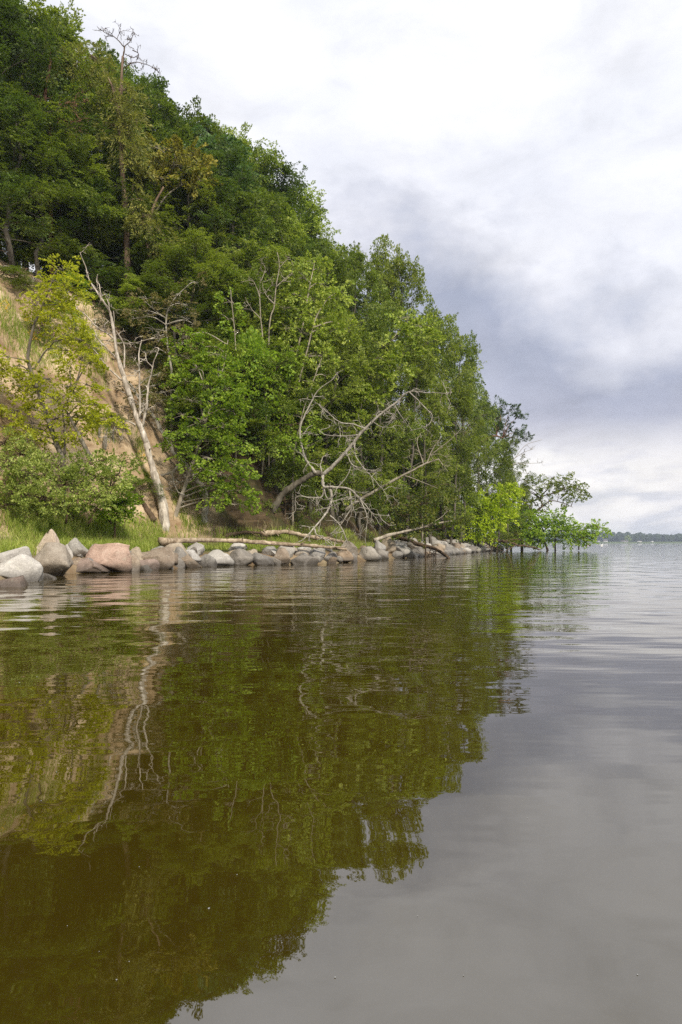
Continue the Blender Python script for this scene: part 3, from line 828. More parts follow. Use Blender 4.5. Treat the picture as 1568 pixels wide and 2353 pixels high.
for i, (u, Y, vt) in enumerate([(215, 43.5, 600), (265, 44, 640), (310, 43, 720), (255, 41.5, 700), (330, 41, 800), (390, 41, 850), (150, 44, 590), (100, 43, 560), (360, 40.5, 930), (415, 40, 940)]):
    shrub(u, Y, vt, ('dark', 'beech', 'olive')[i % 3], 'shrub overhanging the sandy cliff edge', 'shrubs on the cliff edge', 1.0)

# ------------------------------------------------------------------ individually recognisable trees
def pts3(lst):
    return np.array([P(*q) for q in lst])

def grounded(pp):
    zg = max(tz(pp[0][0], pp[0][1]), -0.5)
    if pp[0][2] > zg + 0.3:                                     # carry the stem down to the soil
        pp = np.vstack([[pp[0][0], pp[0][1], zg - 0.25], pp])
    return pp

def twig_set(TB, path, n, length, rg, droop=0.5, r0=0.016, tmin=0.15, spread=1.0, depth=1):
    m = len(path)
    for _ in range(n):
        t = (tmin + (1 - tmin) * rg.random()) * (m - 1); a = int(min(t, m - 2)); f = t - a
        p = path[a] * (1 - f) + path[a + 1] * f
        d = unit(path[min(a + 1, m - 1)] - path[a] + 1e-6)
        d = unit(d * rg.uniform(0.1, 0.9) + unit(rg.normal(0, 1, 3)) * spread)
        L = length * rg.uniform(0.35, 1.1); k = 6; q = [p]
        for i in range(k):
            d = unit(d + rg.normal(0, 0.36, 3) + np.array([0, 0, -droop * 0.16]))
            q.append(q[-1] + d * L / k)
        q = np.array(q)
        TB.add(q, np.linspace(r0 * 1.5, r0 * 0.7, k + 1), 4, cap=False)
        if depth > 0:
            twig_set(TB, q, rg.integers(3, 6), L * 0.55, rg, droop, r0 * 0.6, 0.25, 0.8, depth - 1)

def bare_tree(name, trunk, r, branches, bark, label, cat='dead tree', twigs=(6, 1.2, 0.3), seed=1, rough=0.14, sides=12, group=None, trunk_twigs=0, trunk_bark=None):
    """trunk: [(u,v,Y)], r: (base, tip); branches: [(pts, r0, r1)]"""
    rg = np.random.default_rng(seed)
    tpts = pts3(trunk)
    if cat in ('dead tree', 'tree'): tpts = grounded(tpts)
    T = smooth_path(tpts, max(24, len(trunk) * 8))
    T[1:-1] += fbm(np.repeat(np.arange(len(T) - 2)[:, None] * 0.31, 3, 1) + np.array([0, 40, 80]) + seed, 3, seed)[:, None] * rg.normal(0, 1, 3) * r[0] * 0.55
    base = T[0].copy()
    root = make(name, None, None, None, base); tag(root, label, cat, group)
    TB = Tubes(); TB.add(T - base, np.linspace(r[0], r[1], len(T)) * (1 + 0.2 * np.exp(-np.linspace(0, 14, len(T)))) * (1 + 0.28 * fbm(np.repeat(np.linspace(0, 9, len(T))[:, None], 3, 1) + seed * 2.3, 3, seed + 5)), sides, rough, seed)
    tr = make('trunk', TB.mesh('trunk'), BARK[trunk_bark or bark], root)
    if trunk_twigs:
        TB = Tubes(); twig_set(TB, (T - base)[len(T) // 3:], trunk_twigs, twigs[1], rg, twigs[2])
        tag(make('twigs', TB.mesh('twigs'), BARK[bark], tr), kind='stuff')
    for b in branches:
        bp = smooth_path(pts3(b[0]), max(10, len(b[0]) * 5)) - base
        bp[1:] += np.cumsum(rg.normal(0, 0.012, (len(bp) - 1, 3)), 0)
        TB = Tubes(); TB.add(bp, np.linspace(b[1], b[2], len(bp)), 7, 0.12, seed)
        bo = make('branch', TB.mesh('branch'), BARK[bark], root)
        nt = b[3] if len(b) > 3 else twigs[0]
        if nt:
            TB = Tubes(); twig_set(TB, bp, nt, twigs[1], rg, twigs[2], max(0.011, min(0.020, b[2] * 1.2)))
            tag(make('twigs', TB.mesh('twigs'), BARK[bark], bo), kind='stuff')
    return root

def pad_tree(name, trunks, pads, leafk, bark, label, cat='tree', seed=1, dens=5.0, K=26, leaf=(0.13, 0.08), spray=(0.5, 1.0), droop=0.3, group=None, out_bias=1.0, axz=(-0.05, 0.4), limb_r=0.03, flat=0.35, tilt=0.45, twiggy=0, shell=0.4):
    rg = np.random.default_rng(seed)
    base = grounded(pts3(trunks[0][0]))[0]
    root = make(name, None, None, None, base); tag(root, label, cat, group)
    allp = []
    for ti, (tp, r0, r1) in enumerate(trunks):
        pp = pts3(tp)
        if ti == 0: pp = grounded(pp)
        T = smooth_path(pp, max(12, len(tp) * 5)); allp.append(T)
        TB = Tubes(); TB.add(T - base, np.linspace(r0, r1, len(T)), 9, 0.1, seed)
        make('trunk', TB.mesh('trunk'), BARK[bark], root)
    A = np.vstack(allp)
    TB = Tubes(); pos, axs = [], []
    for (u, v, Y, ru, rv) in pads:
        c = P(u, v, Y); a, b = ru / FPX * Y, rv / FPX * Y
        dl = np.linalg.norm(A - c, axis=1) + np.maximum(0, A[:, 2] - c[2] + 0.15 * a) * 1.5
        s = A[int(np.argmin(dl))]
        mid = (s + c) / 2 + np.array([0, 0, 0.12 * np.linalg.norm(c - s)]) + rg.normal(0, 0.05 * np.linalg.norm(c - s) + .02, 3)
        lp = smooth_path([s, mid, c], 10)
        TB.add(lp - base, np.linspace(limb_r * (1 + 0.25 * min(4, np.linalg.norm(c - s))), 0.012, 10), 5, cap=False)
        n = max(6, int(dens * 6 * (a * b + 0.02)))
        d = unit(rg.normal(0, 1, (n, 3))); rad = (shell + (1 - shell) * np.sqrt(rg.random((n, 1))))
        q = c + d * rad * np.array([a, a, b])
        for k in range(min(n, 9 + twiggy)):
            TB.add(smooth_path([c + rg.normal(0, .08, 3) * a, (c + q[k]) / 2 + np.array([0, 0, .05 * a]), q[k]], 5) - base, np.linspace(0.018, 0.006, 5), 3, cap=False)
        o = unit(c - A.mean(0)) * np.array([1, 1, 0.2]) * 0.5 * out_bias
        ax = d * np.array([1, 1, 0.35]) + o + rg.normal(0, 0.35, (n, 3)); ax[:, 2] += rg.normal(axz[0], axz[1], n)
        pos.append(q); axs.append(ax)
    tag(make('limbs', TB.mesh('limbs'), BARK[bark], root), kind='stuff')
    pos = np.vstack(pos); axs = np.vstack(axs)
    V = spray_leaves(rg, pos, axs, rg.uniform(*spray, len(pos)), int(K * 1.6), (leaf[0] * 1.25, leaf[1] * 1.3), droop, flat + 0.3, tilt + 0.2) - base
    tag(make('crown', quads_mesh('crown', V), LEAF[leafk], root), kind='stuff')
    return root

def q4(x, y, Y): return (x / 3.033, y / 3.033 + 517, Y)
def q5(x, y, Y): return (x / 2.1 + 344.6, y / 2.1 + 574.4, Y)
def q3(x, y, Y): return (x / 2.416 + 919, y / 2.416 + 976.5, Y)
def q6(x, y, Y): return (x / 2.1, y / 2.1, Y)
def qs(f, lst, Y, dY=0.0):
    n = len(lst)
    return [f(x, y, Y + dY * i / max(1, n - 1)) for i, (x, y) in enumerate(lst)]

# bleached dead trunk at the foot of the sand
YD = 36.0
bare_tree('dead_tree', qs(q4, [(1150, 2150), (1140, 1980), (1090, 1780), (1050, 1640), (1012, 1490), (972, 1390), (930, 1270), (890, 1150), (858, 1040), (825, 930), (800, 780), (785, 690)], YD), (0.235, 0.07),
    [(qs(q4, [(785, 700), (765, 605), (720, 540), (680, 480), (620, 380), (595, 300), (555, 185)], YD, .8), .07, .014, 7),
     (qs(q4, [(705, 530), (700, 420), (680, 400), (690, 340)], YD, .6), .03, .01, 4),
     (qs(q4, [(765, 600), (760, 540), (745, 505)], YD), .03, .01, 2),
     (qs(q4, [(790, 790), (740, 750), (670, 710), (590, 630), (500, 560)], YD, -.7), .055, .014, 8),
     (qs(q4, [(820, 935), (775, 890), (740, 850), (690, 790), (660, 730)], YD, -.6), .05, .018, 4),
     (qs(q4, [(850, 1080), (770, 1010), (700, 920), (655, 865)], YD, -.6), .05, .02, 2),
     (qs(q4, [(865, 1000), (867, 900), (855, 810), (800, 720), (795, 600)], YD, .3), .045, .015, 4),
     (qs(q4, [(975, 1340), (965, 1200), (955, 1000), (950, 880), (970, 800)], YD, .5), .065, .02, 7),
     (qs(q4, [(998, 1400), (1030, 1260), (1045, 1120), (1080, 960), (1118, 862)], YD, -.5), .075, .016, 7),
     (qs(q4, [(965, 1330), (990, 1280), (1000, 1262)], YD), .04, .015, 1),
     (qs(q4, [(945, 1395), (880, 1360), (830, 1390)], YD, -.5), .05, .02, 2),
     (qs(q4, [(1040, 1570), (1050, 1545)], YD, -.3), .05, .02, 0),
     (qs(q4, [(800, 830), (850, 825), (960, 820), (1150, 775)], YD, .6), .035, .01, 6),
     (qs(q4, [(880, 1170), (845, 1155)], YD, -.3), .03, .012, 0)],
    'white', 'tall bleached dead tree trunk with broken bare branches at the foot of the sandy cliff', twigs=(4, 0.9, 0.15), seed=21, rough=.26)

# grey log leaning on the sand behind it
bare_tree('leaning_dead_tree', qs(q4, [(1420, 1850), (1250, 1630), (1130, 1430), (1000, 1230), (880, 1080)], 38.4), (0.17, 0.06),
    [(qs(q4, [(1130, 1430), (1100, 1330), (1085, 1220)], 38.4), .03, .012, 5), (qs(q4, [(1000, 1230), (1080, 1180), (1200, 1150)], 38.4), .03, .012, 6)],
    'dead', 'thin grey dead trunk leaning against the sandy slope behind the bleached trunk', twigs=(4, 0.9, 0.4), seed=22)

# root plate and splintered stems at the base
bare_tree('uprooted_stump', qs(q4, [(1075, 2060), (1010, 1960), (950, 1870), (900, 1810), (850, 1770)], 35.4), (0.16, 0.07),
    [(qs(q4, [(960, 1880), (930, 1930), (905, 2000)], 35.2), .05, .015, 5), (qs(q4, [(920, 1830), (880, 1900), (870, 1960)], 35.2), .05, .015, 5), (qs(q4, [(1000, 1950), (990, 1870), (1030, 1790)], 35.2), .03, .012, 3)],
    'brown', 'splintered uprooted trunk with tangled roots beside the foot of the bleached dead tree', 'tree stump', (5, 0.5, 0.8), 23)
bare_tree('fallen_branch', qs(q4, [(1270, 1640), (1210, 1710), (1130, 1740), (1040, 1735), (930, 1735)], 37.6), (0.10, 0.03),
    [(qs(q4, [(1230, 1690), (1300, 1760), (1380, 1735)], 37.4), .04, .012, 7), (qs(q4, [(1200, 1710), (1210, 1790), (1250, 1880)], 37.3), .05, .015, 5), (qs(q4, [(1280, 1780), (1200, 1830), (1150, 1850)], 37.3), .025, .01, 5)],
    'dead', 'tangle of bare fallen branches lying across the sand between two pale trunks', 'branch', (5, 0.8, 0.6), 24)

# big hooked dead tree reaching over the rocks
YE = 40.5
bare_tree('dead_tree', qs(q5, [(585, 1262), (650, 1170), (720, 1120), (790, 1078), (838, 1078)], YE + .8, -.8), (0.20, 0.15),
    [(qs(q5, [(800, 1075), (775, 1040), (745, 980), (730, 880), (745, 810), (785, 730), (820, 670), (905, 610)], YE, .6), .10, .018, 12),
     (qs(q5, [(835, 1085), (890, 1035), (970, 945), (1040, 865), (1120, 790), (1190, 735), (1250, 680), (1340, 685), (1440, 690)], YE, -1.4), .125, .014, 18),
     (qs(q5, [(1045, 862), (980, 835), (920, 828), (870, 795), (800, 730)], YE, .6), .05, .014, 8),
     (qs(q5, [(1020, 890), (930, 895), (850, 890), (810, 870)], YE, .3), .045, .012, 7),
     (qs(q5, [(1090, 820), (1100, 775), (1150, 770)], YE), .04, .012, 4),
     (qs(q5, [(1250, 682), (1310, 740), (1360, 800), (1330, 850), (1250, 870)], YE - 1, -.6), .04, .01, 8),
     (qs(q5, [(1180, 742), (1210, 800), (1240, 850)], YE - .8), .03, .01, 7),
     (qs(q5, [(945, 975), (980, 1040), (1050, 1060), (1120, 1060)], YE - .4, -.5), .035, .01, 9),
     (qs(q5, [(985, 930), (1000, 1000), (1060, 1080), (1120, 1150), (1140, 1190)], YE - .5, -.6), .035, .01, 9),
     (qs(q5, [(835, 1085), (838, 1140), (870, 1142), (960, 1152), (1010, 1195), (1050, 1240), (1090, 1280), (1160, 1285)], YE - .3, -1.0), .09, .012, 22),
     (qs(q5, [(838, 1120), (835, 1180), (815, 1195), (770, 1193), (715, 1185), (700, 1230)], YE - .3, -.8), .06, .012, 12),
     (qs(q5, [(868, 1140), (878, 1200), (850, 1280), (800, 1340), (738, 1408)], YE - .4, -1.8), .085, .03, 8),
     (qs(q5, [(795, 1345), (810, 1370), (860, 1395), (905, 1430)], YE - 2, -.5), .05, .015, 3),
     (qs(q5, [(870, 1280), (920, 1330), (950, 1400)], YE - 1, -.7), .05, .012, 7),
     (qs(q5, [(965, 1160), (970, 1240), (930, 1310), (870, 1370)], YE - .7, -.7), .05, .012, 9),
     (qs(q5, [(1015, 1200), (1045, 1290), (1040, 1390)], YE - 1, -.5), .04, .01, 10),
     (qs(q5, [(905, 1145), (960, 1080), (975, 1000), (950, 985)], YE - .5), .03, .01, 9),
     (qs(q5, [(830, 1075), (820, 1040), (822, 1010)], YE), .045, .02, 1),
     (qs(q5, [(830, 1090), (860, 1200), (940, 1195), (1010, 1190)], YE - .4, -.4), .05, .012, 8)],
    'dead', 'grey dead tree with a hooked limb and hanging bare twigs reaching over the rocks', twigs=(10, 1.25, 0.6), seed=31, trunk_bark='grey')

# bare fallen tree further along
YF = 50.0
bare_tree('dead_tree', qs(q5, [(945, 1255), (1010, 1205), (1090, 1160), (1180, 1108), (1250, 1072), (1330, 1030), (1395, 1008)], YF, -1), (0.12, 0.05),
    [(qs(q5, [(1335, 1028), (1350, 985), (1372, 940), (1402, 900)], YF - .8), .05, .012, 5), (qs(q5, [(1320, 1032), (1290, 930), (1310, 880)], YF - .8), .05, .012, 4),
     (qs(q5, [(1395, 1008), (1420, 1040), (1440, 1070)], YF - 1), .04, .01, 6), (qs(q5, [(1225, 1085), (1290, 1110), (1390, 1150)], YF - .6), .045, .01, 3),
     (qs(q5, [(1360, 985), (1440, 920), (1500, 860)], YF - .8), .03, .01, 6)],
    'pale', 'pale bare fallen tree lying across green foliage beyond the hooked dead tree', 'fallen tree', twigs=(5, 1.3, 0.3), seed=32)

# driftwood and fallen logs
bare_tree('driftwood_log', [(368, 1243, 31.6), (420, 1242, 33.0), (470, 1240.5, 34.6), (560, 1243, 35.6), (640, 1249, 36.2), (700, 1252, 36.6), (760, 1258, 36.9), (797, 1262, 37.0)], (0.135, 0.075),
    [([(690, 1251, 36.5), (700, 1243, 36.4)], .04, .02, 0), ([(755, 1257, 36.9), (795, 1256, 36.6)], .06, .02, 1), ([(560, 1243, 35.5), (556, 1236, 35.4)], .03, .02, 0)],
    'log', 'long pale driftwood log lying on the turf behind the boulders', 'log', (1, .4, .3), 41, .42)
bare_tree('driftwood_log', [(601, 1226, 39.0), (640, 1222, 39.2), (672, 1224, 39.4), (707, 1233, 39.4), (743, 1236, 39.6), (790, 1245, 39.8)], (0.15, 0.09),
    [([(612, 1225, 39), (606, 1217, 38.9), (610, 1211, 38.9)], .04, .015, 1), ([(672, 1224, 39.4), (664, 1213, 39.3)], .04, .02, 0), ([(636, 1223, 39), (640, 1232, 38.8)], .04, .02, 0)],
    'log', 'curved pale driftwood log with stub branches in the grass below the hooked dead tree', 'log', (1, .4, .3), 42, .36)
bare_tree('driftwood_log', [(515, 1233, 38.2), (550, 1224, 38.4), (590, 1223, 38.6), (615, 1232, 38.8)], (0.12, 0.05), [([(575, 1222, 38.5), (600, 1235, 38.4), (625, 1240, 38.3)], .03, .012, 2)],
    'brown', 'weathered brown branch lying in the grass beside the curved pale log', 'log', (2, .5, .3), 43, .2)
bare_tree('fallen_log', [(420, 1143, 41.3), (470, 1146, 41.6), (540, 1148, 42), (620, 1149, 42.4), (700, 1152, 43)], (0.19, 0.14), [([(640, 1150, 42.3), (700, 1148, 41.5)], .04, .015, 2), ([(560, 1148, 42), (552, 1130, 41.6)], .03, .012, 2)],
    'moss', 'mossy brown fallen trunk lying level across the slope above the grass', 'log', (2, .6, .4), 44, .1)
bare_tree('fallen_tree', [(860, 1241, 48), (895, 1229, 48.5), (921, 1223, 49), (976, 1210, 50), (1020, 1199, 50.5), (1048, 1197, 51)], (0.14, 0.04), [([(976, 1210, 50), (1010, 1190, 50), (1035, 1165, 50)], .035, .01, 4)],
    'pale', 'pale dead trunk slanting up from the rocks into the foliage', 'log', (3, 1.0, .4), 45, .1)
bare_tree('sunken_log', [(905, 1231, 56), (935, 1240, 55), (965, 1251, 54), (1003, 1262, 53), (1032, 1282, 49.5)], (0.20, 0.10), [([(1003, 1262, 53), (1000, 1276, 51)], .05, .015, 5), ([(990, 1259, 53), (985, 1275, 52)], .04, .015, 5)],
    'brown', 'dark log sliding over the boulders with its tip in the water', 'log', (4, .8, .5), 46, .15)
bare_tree('sunken_log', [(1040, 1231, 84), (1105, 1238, 84), (1151, 1244, 86), (1188, 1250, 88), (1243, 1263, 92)], (0.28, 0.08),
    [([(1188, 1250, 88), (1170, 1262, 86), (1160, 1268, 84)], .08, .02, 4), ([(1151, 1244, 86), (1195, 1240, 86), (1225, 1258, 86)], .07, .02, 5), ([(1105, 1240, 84), (1125, 1252, 82), (1150, 1262, 81)], .07, .02, 4)],
    'brown', 'dark fallen trunk lying out over the water at the tip of the point', 'log', (4, 1.3, .4), 47, .15)

# yellow-green beech in front of the sand
YB = 30.0
pad_tree('young_beech', [(qs(q4, [(440, 1660), (400, 1540), (330, 1340), (265, 1150), (215, 1010), (195, 920), (215, 790), (240, 690), (290, 580), (335, 470), (380, 340)], YB), .13, .02),
                         (qs(q4, [(215, 1010), (250, 985), (300, 900), (345, 850), (400, 790), (480, 740)], YB), .05, .015),
                         (qs(q4, [(640, 1640), (580, 1520), (520, 1400), (430, 1250), (330, 1180)], YB), .11, .02),
                         (qs(q4, [(450, 1600), (455, 1450), (440, 1280), (500, 1180)], YB), .06, .015)],
    [q4(*a[:2], YB + a[4]) + (a[2] / 3.033, a[3] / 3.033) for a in [
        (440, 300, 80, 45, 0), (390, 390, 85, 50, 0), (480, 450, 80, 40, .2), (330, 520, 90, 40, 0), (240, 560, 70, 30, .2), (420, 560, 75, 40, .3), (350, 640, 70, 25, 0),
        (520, 720, 85, 35, 0), (440, 770, 80, 30, .3), (560, 800, 70, 30, 0), (470, 870, 90, 35, .2), (570, 930, 85, 30, 0), (490, 980, 70, 25, .3), (620, 960, 50, 22, 0),
        (60, 920, 75, 45, -.3), (30, 1010, 80, 40, -.2), (130, 1030, 75, 30, 0), (340, 1070, 85, 35, 0), (250, 1110, 80, 30, .3), (150, 1120, 90, 30, 0), (470, 1120, 75, 30, 0), (600, 1110, 60, 25, .2),
        (420, 1200, 90, 30, 0), (280, 1230, 90, 30, .2), (560, 1230, 90, 30, 0), (660, 1250, 70, 22, .2), (650, 1330, 90, 28, 0), (740, 1370, 70, 22, 0), (520, 1330, 90, 30, .3), (380, 1350, 90, 30, 0),
        (230, 1380, 90, 35, 0), (90, 1300, 90, 35, .2), (60, 1420, 80, 35, 0), (450, 1440, 80, 30, .2), (580, 1420, 80, 25, 0), (330, 1480, 70, 30, .1), (180, 1500, 70, 30, 0)]],
    'lime', 'grey', 'young beech with bright yellow green leaf layers standing before the bare sand', seed=51, dens=19.0, K=22, leaf=(0.092, 0.06), spray=(0.4, 0.8), droop=0.22, axz=(0.0, 0.22), tilt=0.28, flat=0.3)

# twiggy grey-green willow bush and the large bush before the cliff
pad_tree('willow_bush', [(qs(q4, [(150, 2080), (110, 1900), (40, 1700), (-40, 1500)], 28.8), .06, .015), (qs(q4, [(300, 2080), (330, 1900), (420, 1750)], 28.8), .06, .015), (qs(q4, [(460, 2080), (480, 1950), (520, 1800)], 28.7), .05, .015), (qs(q4, [(620, 2080), (680, 1960), (760, 1850)], 28.9), .05, .015)],
    [q4(*a[:2], 28.6 + a[4]) + (a[2] / 3.033, a[3] / 3.033) for a in [
        (30, 1520, 110, 60, 0), (150, 1590, 110, 60, .4), (270, 1640, 110, 55, .6), (60, 1660, 120, 60, -.2), (400, 1670, 110, 55, .5), (180, 1740, 130, 70, -.3), (320, 1760, 130, 70, 0), (520, 1700, 110, 55, .6), (640, 1660, 90, 50, .6), (740, 1640, 90, 45, .8), (850, 1650, 90, 45, .8),
        (40, 1810, 130, 80, -.6), (450, 1810, 130, 75, -.2), (580, 1790, 120, 65, 0), (690, 1760, 110, 60, .2), (800, 1740, 90, 50, .4), (150, 1880, 130, 80, -.8), (300, 1890, 130, 80, -.7), (560, 1900, 120, 70, -.6), (30, 1960, 130, 60, -1), (430, 1930, 110, 70, -.7), (660, 1880, 100, 60, -.4)]],
    'olive', 'brown', 'grey green willow bush spreading over the grass before the sandy cliff', 'bush', seed=52, dens=12.0, K=26, leaf=(0.085, 0.052), spray=(0.35, 0.7), droop=0.15, axz=(0.15, 0.5), twiggy=10)
pad_tree('hornbeam_bush', [(qs(q4, [(800, 2080), (790, 1980), (770, 1880), (800, 1760)], 31.2), .06, .015), (qs(q4, [(780, 2080), (700, 1990), (600, 1930)], 31.0), .05, .015)],
    [q4(*a[:2], 30.9 + a[4]) + (a[2] / 3.033, a[3] / 3.033) for a in [
        (820, 1820, 75, 40, .2), (860, 1880, 75, 35, 0), (790, 1900, 90, 45, 0), (900, 1945, 75, 30, 0), (830, 1970, 90, 40, -.2), (730, 1960, 90, 50, -.3), (920, 2005, 60, 25, 0), (800, 2020, 80, 35, -.2), (640, 1990, 90, 50, -.4), (790, 1740, 50, 30, .3)]],
    'bright', 'brown', 'bright green low hornbeam bush beside the splintered stump', 'bush', seed=53, dens=15.0, K=22, leaf=(0.10, 0.065), spray=(0.35, 0.7), droop=0.22, axz=(0.0, 0.25), tilt=0.3)

# pale maple whose white stem leans out beside the bleached trunk
YM = 37.2
pad_tree('maple_tree', [(qs(q4, [(1205, 2085), (1270, 1880), (1330, 1700), (1385, 1530), (1430, 1380), (1490, 1180), (1560, 980), (1590, 800)], YM, .8), .13, .02),
                        (qs(q4, [(1430, 1380), (1400, 1250), (1420, 1100)], YM + .3), .05, .015)],
    [q4(*a[:2], YM + a[4]) + (a[2] / 3.033, a[3] / 3.033) for a in [
        (1290, 780, 80, 50, .6), (1400, 850, 90, 50, .6), (1310, 920, 80, 40, .4), (1500, 900, 90, 50, .5), (1380, 1000, 100, 45, .2), (1520, 1020, 110, 55, .3), (1300, 1090, 80, 40, 0), (1430, 1130, 110, 50, 0), (1570, 1150, 110, 60, .2),
        (1330, 1220, 110, 50, 0), (1480, 1260, 120, 60, -.2), (1620, 1290, 110, 60, 0), (1280, 1330, 90, 45, 0), (1400, 1380, 120, 55, -.4), (1560, 1400, 120, 55, -.2), (1300, 1460, 100, 45, -.2), (1250, 1520, 70, 35, -.1), (1450, 1500, 120, 50, -.5), (1600, 1530, 120, 50, -.3),
        (1330, 1590, 90, 40, -.4), (1480, 1630, 110, 50, -.6), (1620, 1660, 110, 50, -.4), (1400, 1700, 100, 45, -.5), (1540, 1740, 110, 50, -.7), (1680, 1760, 90, 50, -.3), (1480, 1820, 100, 40, -.6), (1600, 1850, 100, 45, -.6), (1720, 1870, 70, 40, -.3), (1520, 1900, 80, 35, -.6), (1640, 1950, 80, 35, -.5)]],
    'bright', 'pale', 'light green maple on a slim white stem leaning away from the bleached dead trunk', seed=61, dens=6.5, K=28, leaf=(0.11, 0.085), spray=(0.45, 0.9), droop=0.25, axz=(0.0, 0.25), tilt=0.32)

# tall ash-like trees in the middle of the slope with pale stems showing
pad_tree('ash_tree', [(qs(q5, [(590, 1060), (615, 930), (640, 850), (660, 740), (680, 620), (715, 470), (745, 330), (770, 180), (800, 40)], 43, 1), .16, .02), (qs(q5, [(640, 850), (700, 700), (760, 480), (800, 330), (860, 230)], 43, .6), .09, .02), (qs(q5, [(520, 1040), (545, 920), (555, 780), (545, 620)], 42.6), .09, .02)],
    [q5(*a[:2], 43.9 + a[4]) + (a[2] / 2.1, a[3] / 2.1) for a in [
        (770, 60, 50, 30, .4), (820, 100, 50, 30, .5), (740, 130, 60, 35, .2), (840, 170, 60, 35, .5), (700, 210, 60, 30, 0), (780, 240, 70, 40, .2), (880, 240, 60, 35, .6), (650, 280, 50, 30, 0), (720, 310, 70, 40, 0), (820, 330, 80, 40, .3), (920, 210, 50, 28, .7),
        (660, 380, 60, 35, -.2), (760, 400, 80, 45, 0), (870, 390, 70, 40, .3), (960, 390, 60, 30, .5), (620, 470, 60, 35, -.3), (700, 490, 80, 40, -.2), (800, 500, 70, 40, 0), (560, 560, 70, 40, -.4), (660, 590, 80, 45, -.4), (860, 520, 70, 40, .2),
        (590, 670, 80, 45, -.5), (700, 690, 80, 40, -.4), (520, 640, 50, 30, -.5), (510, 760, 70, 40, -.6), (620, 780, 80, 45, -.6), (720, 790, 60, 35, -.5), (560, 880, 80, 40, -.7), (680, 880, 70, 40, -.6), (600, 980, 70, 35, -.7), (500, 990, 60, 35, -.6)]],
    'fresh', 'pale', 'slender light green ash tree with two long pale stems on the middle of the slope', seed=62, dens=5.0, K=22, leaf=(0.15, 0.09), spray=(0.5, 1.0), droop=0.3, axz=(0.0, 0.35))
bare_tree('bare_sapling', qs(q5, [(545, 470), (535, 330), (530, 200), (535, 130)], 42.6), (.045, .02), [(qs(q5, [(532, 230), (500, 160), (470, 130)], 42), .03, .01, 4), (qs(q5, [(534, 330), (490, 280), (465, 230)], 42), .03, .01, 4), (qs(q5, [(535, 150), (560, 90), (540, 60)], 42), .025, .01, 3)],
    'pale', 'bare whitish sapling with forked twigs rising above the slope foliage', 'dead tree', (3, .9, .0), 63, .08)
bare_tree('bare_sapling', qs(q5, [(575, 420), (600, 270), (610, 170), (625, 80), (615, 10)], 43.0), (.05, .02), [(qs(q5, [(600, 260), (560, 210), (540, 150)], 42.4), .03, .01, 4), (qs(q5, [(608, 180), (650, 140), (690, 110)], 42.4), .03, .01, 4), (qs(q5, [(622, 90), (660, 50), (680, 30)], 42.4), .025, .01, 4)],
    'pale', 'bare pale sapling with a crooked top close to the forked whitish one', 'dead tree', (3, .9, .0), 64, .08)
pad_tree('maple_tree', [(qs(q5, [(845, 930), (880, 860), (920, 790), (1000, 680), (1080, 540), (1160, 440), (1240, 350)], 50, 1), .17, .03), (qs(q5, [(1010, 790), (1030, 720), (1100, 620), (1180, 540)], 51), .12, .03)],
    [q5(*a[:2], 50 + a[4]) + (a[2] / 2.1, a[3] / 2.1) for a in [
        (1240, 330, 60, 30, .5), (1310, 370, 60, 30, .6), (1180, 400, 60, 35, .3), (1280, 420, 70, 35, .5), (1120, 460, 60, 35, .2), (1220, 480, 70, 40, .3), (1150, 540, 70, 40, .1), (1340, 450, 60, 30, .8), (1060, 610, 60, 35, -.1), (1020, 640, 60, 35, -.2), (1200, 570, 60, 30, .1), (1000, 700, 55, 35, -.3), (1060, 700, 60, 40, -.3), (960, 730, 50, 30, -.4), (980, 780, 40, 25, -.4), (1110, 620, 50, 30, 0)]],
    'fresh', 'pale', 'leaning maple with yellow green tufts along a pale slanting stem above the hooked tree', seed=65, dens=4.5, K=24, leaf=(0.17, 0.13), spray=(0.5, 1.0), droop=0.25)

for k, (path, r0, tops, lk, lb) in enumerate([
    ([(540, 1090), (555, 930), (560, 780), (545, 620), (530, 540)], .06, [(540, 600), (510, 660), (580, 680), (530, 540), (560, 760)], 'fresh', 'thin pale stemmed sapling rising between the maple and the ash'),
    ([(690, 1080), (705, 930), (745, 760), (800, 600), (830, 520)], .07, [(820, 560), (770, 640), (850, 610), (740, 700), (700, 800)], 'fresh', 'slender grey sapling bending towards the hooked dead tree'),
    ([(415, 860), (418, 700), (417, 560), (410, 400), (395, 250), (390, 190)], .055, [(395, 250), (380, 330), (430, 390), (400, 470), (450, 560), (380, 590)], 'bright', 'straight white stemmed sapling behind the light green maple'),
    ([(1000, 880), (1025, 760), (1060, 640), (1080, 480), (1075, 380)], .09, [(1080, 420), (1040, 480), (1110, 520), (1050, 600), (1000, 660)], 'beech', 'dark stemmed sapling standing behind the leaning maple'),
    ([(1315, 1060), (1325, 960), (1345, 850), (1370, 740)], .09, [(1370, 760), (1330, 820), (1400, 830), (1360, 900), (1300, 930)], 'fresh', 'grey stemmed sapling rising behind the pale bare fallen tree')]):
    Yk = (41.8, 42.4, 41.0, 58, 66)[k]
    pad_tree('sapling', [(qs(q5, path, Yk), r0, .015)], [q5(x, y, Yk + .5) + (26, 13) for x, y in tops], lk, 'pale', lb, 'tree', seed=90 + k, dens=4.0, K=22, leaf=(.12, .08), spray=(.4, .8), droop=.25, shell=.2)

